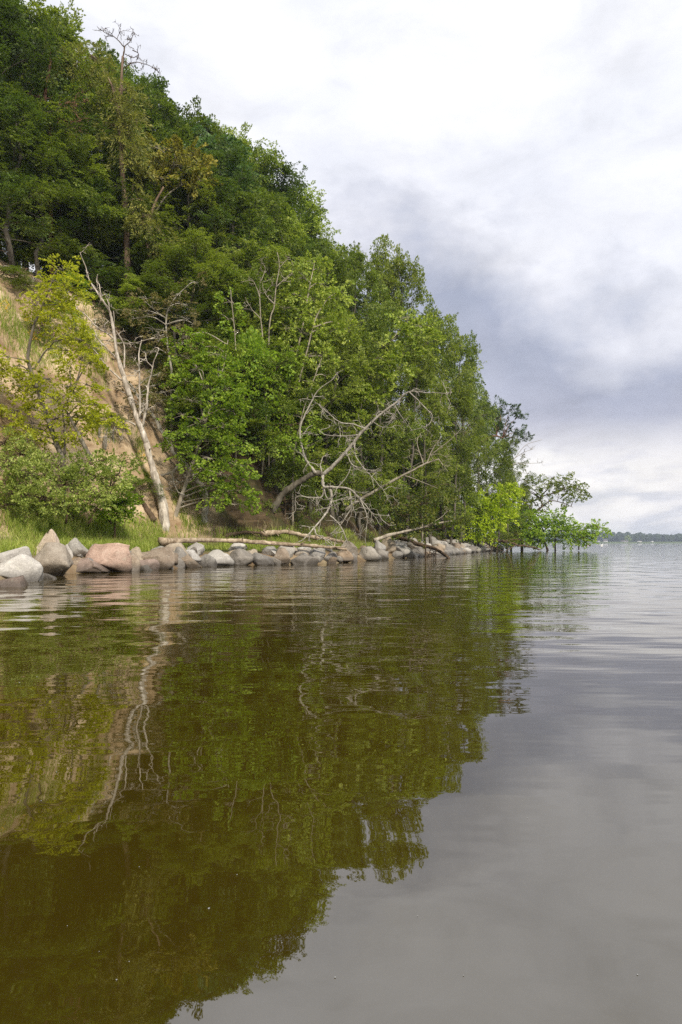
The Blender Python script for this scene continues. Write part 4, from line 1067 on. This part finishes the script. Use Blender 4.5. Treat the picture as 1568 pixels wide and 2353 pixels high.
# larch with hanging sprays and a bare top
YL = 44.0
LR = pad_tree('larch_tree', [(qs(q6, [(622, 1470), (616, 1300), (606, 1000), (592, 850), (582, 700), (572, 560), (585, 400), (592, 270)], YL), .24, .06), (qs(q6, [(570, 540), (545, 430), (530, 390), (470, 290), (420, 250)], YL - .4), .09, .03), (qs(q6, [(720, 1240), (712, 1130), (740, 1000), (790, 900)], YL + .8), .14, .05)],
    [q6(*a[:2], YL + a[4]) + (a[2] / 2.1, a[3] / 2.1) for a in [
        (400, 260, 70, 35, -.6), (470, 290, 60, 40, -.5), (360, 310, 50, 50, -.6), (520, 350, 50, 40, -.3), (560, 430, 80, 40, -.3), (610, 430, 50, 35, 0), (540, 480, 70, 40, -.4), (640, 480, 60, 40, -.2), (600, 550, 60, 45, -.3), (660, 590, 40, 45, -.2), (550, 600, 50, 40, -.4), (620, 640, 60, 40, -.3), (590, 700, 45, 40, -.3), (650, 700, 40, 50, -.3), (640, 770, 30, 45, -.3),
        (680, 960, 45, 35, -.6), (720, 1040, 50, 40, -.6), (770, 1110, 45, 35, -.7), (820, 1170, 40, 30, -.8), (700, 1080, 40, 40, -.6), (640, 900, 30, 40, -.4), (640, 1030, 30, 40, -.4)]],
    'larch', 'larch', 'tall larch with a reddish bare lower trunk and hanging olive sprays', seed=71, dens=4.5, K=44, leaf=(0.20, 0.035), spray=(0.5, 1.1), droop=0.9, axz=(-0.3, 0.3), flat=0.9, tilt=0.6)
bare_tree('dead_larch', qs(q6, [(606, 1420), (598, 1000), (590, 650), (588, 420), (592, 300), (602, 225)], YL + .9, -.4), (.13, .04),
    [(qs(q6, [(600, 225), (560, 180), (525, 165), (485, 140)], YL + .5), .035, .012, 9), (qs(q6, [(600, 225), (630, 190), (640, 158)], YL + .5), .03, .012, 9), (qs(q6, [(565, 185), (585, 140)], YL + .5), .02, .01, 5), (qs(q6, [(592, 330), (650, 300), (720, 315), (772, 352)], YL + .5), .035, .012, 14), (qs(q6, [(640, 240), (670, 260), (640, 280), (600, 260)], YL + .5), .03, .012, 8)],
    'brown', 'slim dead larch whose bare twiggy top stands against the sky', 'dead tree', (6, .7, .1), 72, .08)

# red-stemmed pine with a nest of dead twigs
bare_tree('pine_tree', qs(q6, [(252, 1290), (244, 1000), (240, 800), (242, 560), (215, 480), (240, 330), (245, 240)], 42.0), (.19, .06),
    [(qs(q6, [(242, 570), (280, 560), (330, 580), (400, 560)], 42, -.5), .05, .015, 14), (qs(q6, [(242, 560), (200, 510), (190, 480)], 42, -.4), .05, .015, 8), (qs(q6, [(245, 560), (300, 500), (420, 490)], 42, -.4), .04, .012, 14), (qs(q6, [(242, 600), (330, 640), (395, 665)], 42, -.4), .03, .012, 8), (qs(q6, [(240, 960), (190, 920), (105, 905)], 42, -.4), .04, .012, 6)],
    'pine', 'dying pine with a thin reddish trunk and a nest of pale dead twigs', 'tree', (10, 1.1, .5), 73, .1)
pad_tree('maple_tree', [(qs(q6, [(690, 1400), (712, 1250), (735, 1050), (770, 920), (820, 830), (880, 760)], 46), .15, .03), (qs(q6, [(735, 1050), (790, 960), (860, 900), (940, 860)], 46), .08, .02)],
    [q6(*a[:2], 45.5 + a[4]) + (a[2] / 2.1, a[3] / 2.1) for a in [
        (730, 700, 50, 28, 0), (800, 720, 60, 30, 0), (870, 715, 60, 30, .2), (930, 750, 60, 35, .2), (760, 770, 60, 30, -.2), (840, 790, 70, 35, -.2), (920, 810, 60, 35, 0), (700, 830, 50, 28, -.2), (960, 870, 50, 35, .2), (780, 860, 50, 30, -.2), (880, 870, 50, 30, -.1), (960, 790, 40, 30, .2), (730, 850, 30, 25, -.2)]],
    'yellow', 'pale', 'maple with ochre yellow turning leaves in the middle of the wood', seed=74, dens=4.5, K=24, leaf=(0.16, 0.12), spray=(0.5, 0.95), droop=0.25)
pad_tree('oak_tree', [(qs(q6, [(1040, 1300), (1050, 1100), (1060, 900), (1060, 750)], 52), .25, .06)],
    [q6(*a[:2], 51 + a[4]) + (a[2] / 2.1, a[3] / 2.1) for a in [
        (980, 690, 60, 40, 0), (1050, 700, 70, 40, -.3), (1120, 740, 60, 45, 0), (1010, 770, 80, 50, -.6), (1090, 800, 80, 50, -.6), (1150, 840, 60, 50, 0), (1040, 870, 80, 50, -.6), (1120, 900, 70, 50, -.4), (1170, 920, 50, 40, 0), (980, 850, 50, 40, -.2), (1060, 960, 70, 45, -.5), (1000, 640, 40, 25, .2)]],
    'blue', 'beech', 'oak with cool blue green foliage among the beeches below the ridge', seed=75, dens=4.0, K=26, leaf=(0.15, 0.10), spray=(0.5, 0.95), droop=0.25)

# brownish thorn trees at the sand's edge
pad_tree('hawthorn_tree', [(qs(q4, [(1195, 1120), (1195, 1000), (1170, 850), (1160, 640), (1210, 520), (1320, 410)], 39.6), .09, .02), (qs(q4, [(1160, 650), (1090, 600), (980, 500)], 39.6), .04, .015)],
    [q4(*a[:2], 39.4 + a[4]) + (a[2] / 3.033, a[3] / 3.033) for a in [
        (1370, 400, 60, 30, .2), (1250, 480, 70, 30, 0), (1300, 560, 70, 35, .2), (1020, 510, 60, 30, -.2), (1090, 540, 60, 30, 0), (950, 600, 70, 30, -.2), (1050, 630, 70, 35, 0), (1180, 590, 60, 35, 0), (1300, 650, 80, 35, .2), (1360, 690, 50, 30, .3), (930, 650, 60, 25, -.3), (1060, 720, 70, 35, 0), (1220, 720, 80, 35, 0), (1110, 800, 80, 35, 0), (1260, 830, 70, 35, 0), (1080, 880, 70, 35, -.2), (1230, 920, 70, 35, 0)]],
    'dry', 'dead', 'half withered thorn tree with olive brown leaves on the edge of the sand', seed=76, dens=6.0, K=22, leaf=(0.08, 0.06), spray=(0.35, 0.7), droop=0.25, twiggy=10)
pad_tree('hawthorn_bush', [(qs(q4, [(1000, 1300), (960, 1200), (900, 1120), (820, 1060)], 38.2), .05, .015)],
    [q4(*a[:2], 38 + a[4]) + (a[2] / 3.033, a[3] / 3.033) for a in [(800, 1090, 60, 35, 0), (770, 1130, 50, 30, 0), (860, 1110, 50, 30, .1), (930, 1230, 60, 35, 0), (1000, 1180, 70, 35, 0), (1070, 1120, 70, 40, .2), (1110, 1230, 70, 40, 0), (900, 1270, 50, 25, -.1), (1060, 1300, 60, 30, 0), (1100, 1040, 60, 40, .2)]],
    'dry', 'dead', 'dry grey brown thorn bush hanging over the sand behind the bleached trunk', 'bush', seed=77, dens=6.0, K=20, leaf=(0.08, 0.06), spray=(0.35, 0.7), droop=0.4, twiggy=12)

# the point: rusty bush, lime bush, red-limbed pine, oaks standing in the water
pad_tree('maple_bush', [(qs(q5, [(1330, 1400), (1320, 1320), (1290, 1250)], 51), .07, .02)],
    [q5(*a[:2], 50.5 + a[4]) + (a[2] / 2.1, a[3] / 2.1) for a in [(1180, 1230, 60, 40, 0), (1250, 1200, 60, 40, .3), (1330, 1220, 60, 40, .3), (1220, 1280, 60, 40, -.3), (1300, 1280, 70, 45, -.3), (1380, 1280, 60, 40, 0), (1240, 1340, 60, 35, -.4), (1330, 1350, 70, 35, -.5), (1420, 1340, 60, 40, -.2), (1440, 1130, 50, 30, .4), (1400, 1180, 50, 35, .4)]],
    'rust', 'brown', 'low maple bush with rusty orange leaf tips above the far rocks', 'bush', seed=78, dens=3.6, K=26, leaf=(0.13, 0.10), spray=(0.5, 0.9), droop=0.3)
YP = 81.0
pad_tree('lime_bush', [(qs(q3, [(420, 640), (430, 560), (470, 480)], YP), .12, .03), (qs(q3, [(430, 630), (500, 540), (560, 450)], YP), .1, .03)],
    [q3(*a[:2], YP + a[4]) + (a[2] / 2.416, a[3] / 2.416) for a in [(590, 380, 55, 35, .5), (530, 400, 60, 40, 0), (620, 420, 40, 35, .5), (470, 420, 60, 40, 0), (410, 440, 60, 40, 0), (560, 460, 60, 40, .2), (480, 480, 70, 45, -.5), (380, 490, 60, 40, -.3), (430, 540, 70, 45, -.6), (520, 530, 60, 40, -.3), (350, 540, 50, 40, -.3), (470, 590, 50, 30, -.6), (400, 590, 60, 35, -.6), (330, 580, 40, 30, -.3), (580, 510, 40, 30, 0), (630, 380, 30, 30, .6)]],
    'glow', 'brown', 'glowing yellow green bush leaning out over the rocks at the point', 'bush', seed=79, dens=3.6, K=24, leaf=(0.20, 0.14), spray=(0.8, 1.4), droop=0.3)
pad_tree('scots_pine', [(qs(q3, [(140, 590), (190, 450), (240, 330), (305, 165), (345, 80), (390, 0)], 79, 3), .28, .12), (qs(q3, [(310, 150), (345, 112), (400, 118), (450, 95), (520, 60), (570, 70)], 81.4), .2, .08)],
    [q3(*a[:2], 82 + a[4]) + (a[2] / 2.416, a[3] / 2.416) for a in [(560, -100, 45, 22, 0), (610, -80, 40, 22, 0), (650, -40, 40, 20, .5), (600, -30, 50, 22, 0), (540, -40, 45, 22, 0), (640, 20, 45, 20, .5), (680, 65, 30, 14, .5), (590, 30, 50, 22, 0), (530, 20, 40, 20, 0), (620, 70, 40, 18, .3), (480, -70, 40, 22, 0)]],
    'pine', 'pine', 'scots pine with orange red limbs and dark needle clumps at the point', seed=80, dens=2.4, K=40, leaf=(0.22, 0.05), spray=(0.5, 1.0), droop=0.0, flat=1.0, tilt=1.0, axz=(.4, .5))
bare_tree('bare_branch', qs(q3, [(470, 560), (500, 420), (560, 250), (640, 180), (700, 110), (790, 80)], 92), (.08, .02), [(qs(q3, [(600, 215), (660, 215), (780, 210)], 92), .05, .02, 7), (qs(q3, [(630, 190), (690, 150), (750, 130)], 92), .04, .02, 7), (qs(q3, [(590, 240), (660, 262), (730, 270)], 92), .04, .02, 5)],
    'dead', 'dead grey stem with bare twigs sticking out over the water from the last trees', 'dead tree', (7, 1.5, .0), 81, .08)
YW = 97.0
pad_tree('oak_tree', [(qs(q3, [(680, 640), (710, 550), (735, 495), (790, 450), (780, 400), (825, 350), (850, 290)], YW), .22, .05), (qs(q3, [(790, 450), (840, 420), (900, 430), (960, 455)], YW), .1, .03), (qs(q3, [(770, 470), (810, 480), (830, 500)], YW), .1, .03), (qs(q3, [(800, 390), (880, 370), (960, 340), (1000, 360)], YW), .08, .03)],
    [q3(*a[:2], YW + a[4]) + (a[2] / 2.2, a[3] / 1.5) for a in [(850, 290, 35, 16, 0), (890, 310, 40, 18, .3), (940, 320, 40, 20, .3), (980, 350, 40, 22, .5), (1005, 380, 22, 18, .5), (930, 370, 40, 16, 0), (770, 310, 40, 14, 0), (730, 330, 30, 14, 0), (690, 370, 40, 25, -.3), (740, 360, 35, 20, 0), (880, 400, 40, 14, 0), (930, 440, 30, 14, .3), (700, 430, 40, 30, -.3), (800, 350, 30, 14, 0), (690, 480, 30, 25, 0), (760, 400, 30, 16, .2), (820, 400, 25, 14, -.2), (870, 350, 35, 16, .2), (915, 345, 35, 16, -.3), (965, 410, 25, 14, .2), (720, 455, 35, 20, -.2), (760, 440, 30, 16, .3), (650, 420, 40, 30, -.3), (640, 350, 35, 25, 0)]],
    'fresh', 'brown', 'crooked oak with twisted bare limbs standing out at the end of the point', seed=82, dens=2.2, K=26, leaf=(0.17, 0.11), spray=(0.6, 1.2), droop=0.1, limb_r=.05)
pad_tree('oak_tree', [(qs(q3, [(822, 702), (812, 665), (800, 640), (790, 600), (830, 560), (870, 520)], 96), .2, .06), (qs(q3, [(864, 704), (862, 640), (870, 600), (900, 580)], 96), .13, .05), (qs(q3, [(993, 692), (995, 655), (985, 640), (930, 590), (870, 580)], 96), .1, .07), (qs(q3, [(1060, 670), (1030, 650), (1010, 620), (960, 590), (900, 580)], 96), .08, .07), (qs(q3, [(900, 580), (1000, 590), (1060, 560), (1110, 570)], 96), .12, .04)],
    [q3(*a[:2], 95.6 + a[4]) + (a[2] / 2.2, a[3] / 1.5) for a in [(880, 500, 40, 22, 0), (850, 530, 40, 25, 0), (910, 530, 40, 22, .3), (820, 570, 50, 28, 0), (880, 580, 50, 25, -.3), (940, 575, 50, 22, 0), (1000, 580, 45, 20, 0), (1050, 570, 40, 20, .3), (1100, 565, 35, 18, .3), (1130, 585, 20, 14, .3), (960, 610, 50, 20, -.3), (1020, 615, 45, 16, 0), (1080, 600, 30, 14, 0), (900, 620, 40, 14, 0), (740, 540, 60, 35, -.5), (680, 560, 60, 40, -.5), (620, 560, 60, 45, -.5), (640, 610, 60, 30, -.6), (700, 620, 60, 25, -.6), (760, 610, 45, 22, -.3), (570, 600, 50, 35, -.5), (720, 500, 40, 30, 0), (660, 510, 50, 35, 0), (760, 570, 40, 25, 0), (740, 655, 30, 10, 0), (820, 615, 40, 16, -.3), (870, 635, 35, 12, .2), (935, 640, 35, 12, -.2), (985, 640, 30, 10, .2), (660, 645, 45, 14, -.5), (600, 640, 45, 18, -.5), (800, 520, 35, 22, .2), (780, 640, 30, 12, 0), (1040, 640, 25, 10, .2), (610, 510, 50, 35, 0), (700, 580, 50, 25, .3)]],
    'bright', 'brown', 'low oak standing in the water with thin dark stems and spreading leafy arms', seed=83, dens=3.0, K=26, leaf=(0.17, 0.11), spray=(0.6, 1.2), droop=0.15, limb_r=.05)

# ------------------------------------------------------------------ grass, herbs, roots
def blades(rg, roots, hgt, wid=0.018, bend=0.35):
    n = len(roots)
    az = rg.uniform(0, 6.28, n); fc = rg.uniform(0, 6.28, n)
    d = np.stack([np.cos(az), np.sin(az), np.zeros(n)], -1); wv = np.stack([np.cos(fc), np.sin(fc), np.zeros(n)], -1)
    h = (hgt * rg.uniform(0.55, 1.25, n))[:, None]; b = (bend * rg.uniform(0.2, 1.5, n))[:, None]
    z = np.array([0, 0, 1.0]); w2 = wid * rg.uniform(0.6, 1.3, n)[:, None]
    v0 = roots - wv * w2 * .5; v1 = roots + wv * w2 * .5
    m = roots + z * h * 0.6 + d * h * b * 0.3
    v2 = m + wv * w2 * .45; v3 = m - wv * w2 * .45
    tip = roots + z * h * (1 - 0.25 * b) + d * h * b
    A = np.stack([v0, v1, v2, v3], 1); B = np.stack([v3, v2, tip + wv * .002, tip - wv * .002], 1)
    return np.concatenate([A, B], 1).reshape(-1, 3)

gr = np.random.default_rng(77)
def scatter_shore(t0, t1, o0, o1, n):
    t = gr.uniform(t0, t1, n); o = gr.uniform(o0, o1, n)
    x = np.interp(t, cum, SHORE[:, 0]); y = np.interp(t, cum, SHORE[:, 1])
    x2 = np.interp(t + .8, cum, SHORE[:, 0]); y2 = np.interp(t + .8, cum, SHORE[:, 1])
    l = np.hypot(x2 - x, y2 - y) + 1e-9
    X, Y = x - (y2 - y) / l * o, y + (x2 - x) / l * o
    return X, Y
def keep_patchy(X, Y, thr, sc=0.5, seed=3):
    q = np.stack([X * sc, Y * sc, 0 * X], -1)
    k = fbm(q, 3, seed) > thr
    return X[k], Y[k]
GV = []
for (a, b, o0, o1, n, h, thr) in ((cum[4] - 3, cum[8] + 1.5, 1.5, 4.3, 26000, 0.46, -.75), (cum[4] - 3, cum[8], 3.2, 5.0, 7000, 0.62, -.2), (cum[8] + 1, cum[12] + 8, 1.7, 4.2, 16000, 0.32, -.35), (cum[12] + 8, cum[16], 2.2, 4.2, 5000, 0.35, -.2)):
    X, Y = keep_patchy(*scatter_shore(a, b, o0, o1, n), thr, 0.6)
    GV.append(blades(gr, np.stack([X, Y, terrain_z(X, Y) - .02], -1), h, 0.022))
tag(make('shore_grass', quads_mesh('shore_grass', np.vstack(GV)), LEAF['grass']), 'long green grass on the strip between the boulders and the cliff', 'grass', kind='stuff')

X, Y = keep_patchy(*scatter_shore(cum[4] - 2, cum[13], 1.6, 4.6, 4200), 0.0, 0.9, 8)
tag(make('dry_stalks', quads_mesh('dry_stalks', blades(gr, np.stack([X, Y, terrain_z(X, Y) - .02], -1), 0.62, 0.018, 0.45)), LEAF['dry']), 'straw coloured dry stalks scattered through the shore grass', 'grass', kind='stuff')
for i, (u, v) in enumerate(SAND_SHRUBS):
    c = ray_hit(u, v); hh = fr.uniform(0.7, 1.4)
    shrub(u, c[1] + .3, 1246 - (c[2] + hh - CAMH) / c[1] * FPX, ('olive', 'bright', 'beech')[i % 3], 'low scrub on the sand', 'scrub on the sand', 0.75)
def slope_patch(uv, n, spread, hgt, wid, bend=0.5):
    out_ = []
    for (u, v, f) in uv:
        c = ray_hit(u, v)
        X = c[0] + gr.normal(0, spread * f, n); Y = c[1] + gr.normal(0, spread * f, n)
        out_.append(blades(gr, np.stack([X, Y, terrain_z(X, Y) - .02], -1), hgt, wid, bend))
    return np.vstack(out_)
tag(make('slope_grass', quads_mesh('slope_grass', slope_patch([(10, 700, 1), (25, 730, 1), (15, 760, 1), (40, 775, 1), (60, 790, .9), (30, 790, 1), (80, 815, .9), (105, 830, .9), (70, 760, .8), (95, 780, .8), (120, 800, .8), (135, 820, .7), (150, 700, .9), (165, 720, .9), (140, 740, .9), (190, 735, .9), (205, 760, .8), (175, 765, .8), (215, 790, .8),
    (225, 800, .8), (200, 830, .6), (230, 850, .6), (215, 1000, .5), (250, 1005, .5), (320, 1040, .5), (410, 1165, .5), (430, 1210, .6), (460, 1215, .6), (340, 1105, .4), (440, 1150, .4)], 230, 0.42, 0.36, 0.022)), LEAF['grass']), 'tufts of grass clinging to the bare sandy slope', 'grass', kind='stuff')

def herb(name, uv, leafk, label, cat, n=70, size=0.5, leaf=(.07, .05), group=None, hgt=0.8):
    c = ray_hit(*uv)
    rg = np.random.default_rng(int(uv[0] * 7 + uv[1]))
    root = make(name, None, None, None, c); tag(root, label, cat, group)
    TB = Tubes(); pos = []
    for k in range(7):
        p = rg.normal(0, size * .3, 3); p[2] = -.05
        q = p + np.array([rg.normal(0, .12), rg.normal(0, .12), hgt * rg.uniform(.6, 1.1)])
        TB.add(smooth_path([p, (p + q) / 2 + rg.normal(0, .03, 3), q], 5), np.linspace(.012, .005, 5), 3, cap=False)
        for j in range(n // 7):
            f = rg.uniform(.45, 1.02); pos.append(p * (1 - f) + q * f + rg.normal(0, .05, 3))
    make('stem', TB.mesh('stem'), LEAF['grass'], root)
    pos = np.array(pos); ax = rg.normal(0, 1, pos.shape)
    tag(make('blossom', quads_mesh('blossom', spray_leaves(rg, pos, ax, np.full(len(pos), .14), 8, leaf, .1, .8, .8)), LEAF[leafk], root), kind='stuff')
for uv in [(75, 770), (95, 752), (105, 765), (88, 790), (115, 790), (80, 745)]:
    herb('fireweed_plant', uv, 'heather', 'purple flowering plant among grass on the sandy slope', 'plant', 28, .4, (.035, .028), 'purple flowers on the slope')
for uv in [(72, 785), (82, 790), (10, 728), (62, 752), (322, 1060)]:
    herb('gorse_plant', uv, 'gorse', 'yellow flowering plant on the sandy slope', 'plant', 28, .35, (.04, .03), 'yellow flowers on the slope', .6)

for k, (u, v) in enumerate([(15, 632), (35, 640), (55, 648), (75, 655), (95, 668), (120, 678), (-5, 625), (145, 690)]):
    c = ray_hit(u, v); rg = np.random.default_rng(300 + k)
    root = make('root_tangle', None, None, None, c); tag(root, 'bare tangled roots hanging from the eroded brow of the sandy cliff', 'roots', 'roots hanging from the brow')
    for j in range(5):
        q = [np.array([rg.normal(0, .5), .25, rg.uniform(.1, .5)])]; d = np.array([rg.normal(0, .5), -1.0, .1])
        for i in range(7):
            d = unit(d + rg.normal(0, .35, 3) + np.array([0, 0, -.32])); q.append(q[-1] + d * .24)
        TB = Tubes(); TB.add(np.array(q), np.linspace(.035, .008, len(q)), 5, cap=False); twig_set(TB, np.array(q), 3, .7, rg, .8, .012)
        make('root', TB.mesh('root'), BARK['dead' if k % 2 else 'brown'], root)

for k, (x, y, hh) in enumerate([(728, 1560, .7), (795, 1480, .4), (690, 1430, .3)]):   # broken stems on the sand
    st = q4(x, y, 0); c = ray_hit(st[0], st[1] + 12); Yh = c[1]
    up = P(st[0] + 2, st[1] - (30, 24, 18)[k], Yh - .3)
    rg = np.random.default_rng(500 + k); root = make('broken_stump', None, None, None, c)
    tag(root, ['thick split stump jutting from the middle of the sand slope', 'thin broken stem curving beside the split stump on the sand', 'short snapped stem leaning below the grass tuft on the sand'][k], 'tree stump')
    TB = Tubes(); TB.add(smooth_path([np.zeros(3) - np.array([0, 0, .3]), (up - c) * .5 + rg.normal(0, .06, 3), up - c], 9), np.linspace((.12, .05, .07)[k], (.09, .03, .04)[k], 9), 8, .3, k)
    tr_ = make('trunk', TB.mesh('trunk'), BARK['dead'], root)
    TB = Tubes(); twig_set(TB, np.array([(up - c) * .4, (up - c)]), 5, .5, rg, .2, .015)
    tag(make('twigs', TB.mesh('twigs'), BARK['dead'], tr_), kind='stuff')

# ------------------------------------------------------------------ across the lake and on the water
WALL = flat_mat('house_white', (0.50, 0.50, 0.49), .8, .05); ROOF = flat_mat('house_roof', (0.10, 0.09, 0.10), .8, .1); ROOFR = flat_mat('house_roof_red', (0.28, 0.11, 0.07), .8, .1); PANE = flat_mat('house_window', (0.05, 0.06, 0.07), .2, .1)
def box(name, x0, x1, y0, y1, z0, z1, mat, parent):
    V = np.array([(x, y, z) for z in (z0, z1) for y in (y0, y1) for x in (x0, x1)], float)
    F = [0, 2, 3, 1, 4, 5, 7, 6, 0, 1, 5, 4, 2, 6, 7, 3, 0, 4, 6, 2, 1, 3, 7, 5]
    return make(name, mesh_np(name, V, F, 4), mat, parent)
def house(u, Y, wdt, h, roof, label, ridge=1.6):
    x = (u - 784) / FPX * Y; z = float(far_z(np.array([x]), np.array([Y]))[0])
    root = make('lakeside_house', None, None, None, (x, Y, z - .2)); tag(root, label, 'house'); root.scale = (.75, .75, .75)
    box('wall', -wdt / 2, wdt / 2, 0, 7, 0, h, WALL, root)
    a = wdt / 2 + .4
    V = np.array([(-a, -.5, h), (a, -.5, h), (a, 7.5, h), (-a, 7.5, h), (-a, 3.5, h + ridge * 2), (a, 3.5, h + ridge * 2)], float)
    me = bpy.data.meshes.new('roof'); me.from_pydata([tuple(v) for v in V], [], [(0, 1, 5, 4), (2, 3, 4, 5), (0, 4, 3), (1, 2, 5), (3, 2, 1, 0)])
    make('roof', me, roof, root)
    for k in range(int(wdt // 4)):
        box('window', -wdt / 2 + 1.6 + 4 * k, -wdt / 2 + 2.8 + 4 * k, -.06, .05, 1.0, 2.3, PANE, root)
house(1350, 1515, 12, 3.2, ROOFR, 'white house with a reddish roof on the far shore beside the last leaves')
house(1376, 1512, 9, 3.4, ROOF, 'narrow white house with a dark roof on the far shore')
house(1392, 1512, 13, 4.0, ROOF, 'tall white gabled house on the opposite shore before the dark trees', 2.6)
house(1436, 1522, 20, 2.6, ROOF, 'long low dark roofed building in front of the far woodland')
house(1471, 1508, 12, 3.4, WALL, 'pale flat looking hut near the far waterline', .5)
house(1500, 1508, 8, 2.6, WALL, 'small white cabin alone on the far meadow', .5)
lone = broadleaf(900, 12, 5.5, cb=.12, limbs=18, subs=5, sprays=4, K=14, leaf=(.9, .6), spray_len=(1.5, 2.5), trunk_r=.3)
xl = (1443 - 784) / FPX * 1550
place_tree('willow_tree', *lone, BARK['beech'], LEAF['fresh'], (xl, 1550, float(far_z(np.array([xl]), np.array([1550.]))[0])), 0, (1, 1, 1), 'round pale green tree standing alone before the far woodland', 'tree', None)

def swan():
    c = P(1383, 1253.0, 257); c[2] = 0
    root = make('swan', None, None, None, c); tag(root, 'white swan swimming far out beyond the oak in the water', 'swan')
    WHT = flat_mat('swan_white', (0.82, 0.82, 0.80), .8, .04)
    T = np.array([(-.55, 0, .22), (-.42, 0, .18), (-.2, 0, .14), (.05, 0, .13), (.28, 0, .15), (.40, 0, .24), (.46, 0, .40), (.44, 0, .56), (.46, 0, .68), (.54, 0, .72), (.62, 0, .69)])
    TB = Tubes(); TB.add(smooth_path(T, 33), np.interp(np.linspace(0, 10, 33), range(11), [.02, .13, .22, .23, .17, .08, .05, .045, .05, .06, .03]), 10, .05, 1)
    make('body', TB.mesh('body'), WHT, root)
    TB = Tubes(); TB.add(np.array([(.61, 0, .69), (.72, 0, .655)]), [.028, .01], 6)
    make('beak', TB.mesh('beak'), flat_mat('beak_orange', (.6, .2, .04)), root)
swan()

bits = random.Random(12)
FOAM = flat_mat('foam_fleck', (0.24, 0.25, 0.25), .6)
for (u, v, sz) in [(770, 2246, 9), (648, 2167, 6), (268, 2252, 9), (480, 2088, 12), (1465, 2240, 8), (1065, 2242, 6), (45, 1568, 7), (85, 1555, 6), (155, 1767, 6), (130, 1774, 6), (228, 2187, 5), (297, 2210, 5), (155, 2128, 5), (320, 1992, 5), (545, 2010, 5), (95, 1840, 5), (1212, 1880, 5), (960, 2105, 5)]:
    Y = CAMH * FPX / (v - 1246); r = sz / FPX * Y * .28
    n = 9; a = np.arange(n) * 2 * math.pi / n; rad = r * np.array([bits.uniform(.6, 1.15) for _ in a])
    V = np.vstack([np.stack([rad * np.cos(a), rad * np.sin(a) * .8, np.full(n, .0005)], -1), np.stack([rad * .6 * np.cos(a), rad * .5 * np.sin(a), np.full(n, r * .25 + .001)], -1), [[0, 0, r * .3 + .001]]])
    F = [(i, (i + 1) % n, n + (i + 1) % n, n + i) for i in range(n)] + [(n + i, n + (i + 1) % n, 2 * n) for i in range(n)]
    me = bpy.data.meshes.new('foam_fleck'); me.from_pydata([tuple(q) for q in V], [], F)
    tag(make('foam_fleck', me, FOAM, None, ((u - 784) / FPX * Y, Y, .001)), 'tiny pale fleck of foam floating on the calm dark water', 'foam', 'foam flecks on the water')
fx = (1160 - 784) / FPX * 4.93
TB = Tubes(); TB.add(np.array([(-.05, 0, .004), (-.01, .01, .006), (.03, .0, .006), (.07, .015, .012)]), [.003, .004, .003, .002], 5); TB.add(np.array([(.02, 0, .006), (.04, .02, .018), (.05, .03, .02)]), [.003, .002, .001], 4)
tag(make('floating_twig', TB.mesh('floating_twig'), BARK['brown'], None, (fx, 4.93, 0.0)), 'little dark twig floating alone on the reflected sky', 'twig')

# ------------------------------------------------------------------ thin air over the lake
def haze():
    m, t = new_mat('lake_air')
    pv = t.n('ShaderNodeVolumePrincipled', None, Color=(0.72, 0.83, 1.0, 1.0), Density=0.00024, Anisotropy=0.2)
    o = t.n('ShaderNodeOutputMaterial'); t.link(pv.outputs[0], o.inputs['Volume'])
    h = box('haze', -3200, 3200, -700, 3400, -4.5, 62, m, None)
    tag(h, 'thin pale haze hanging over the lake and the far shore', 'haze', kind='stuff')
haze()
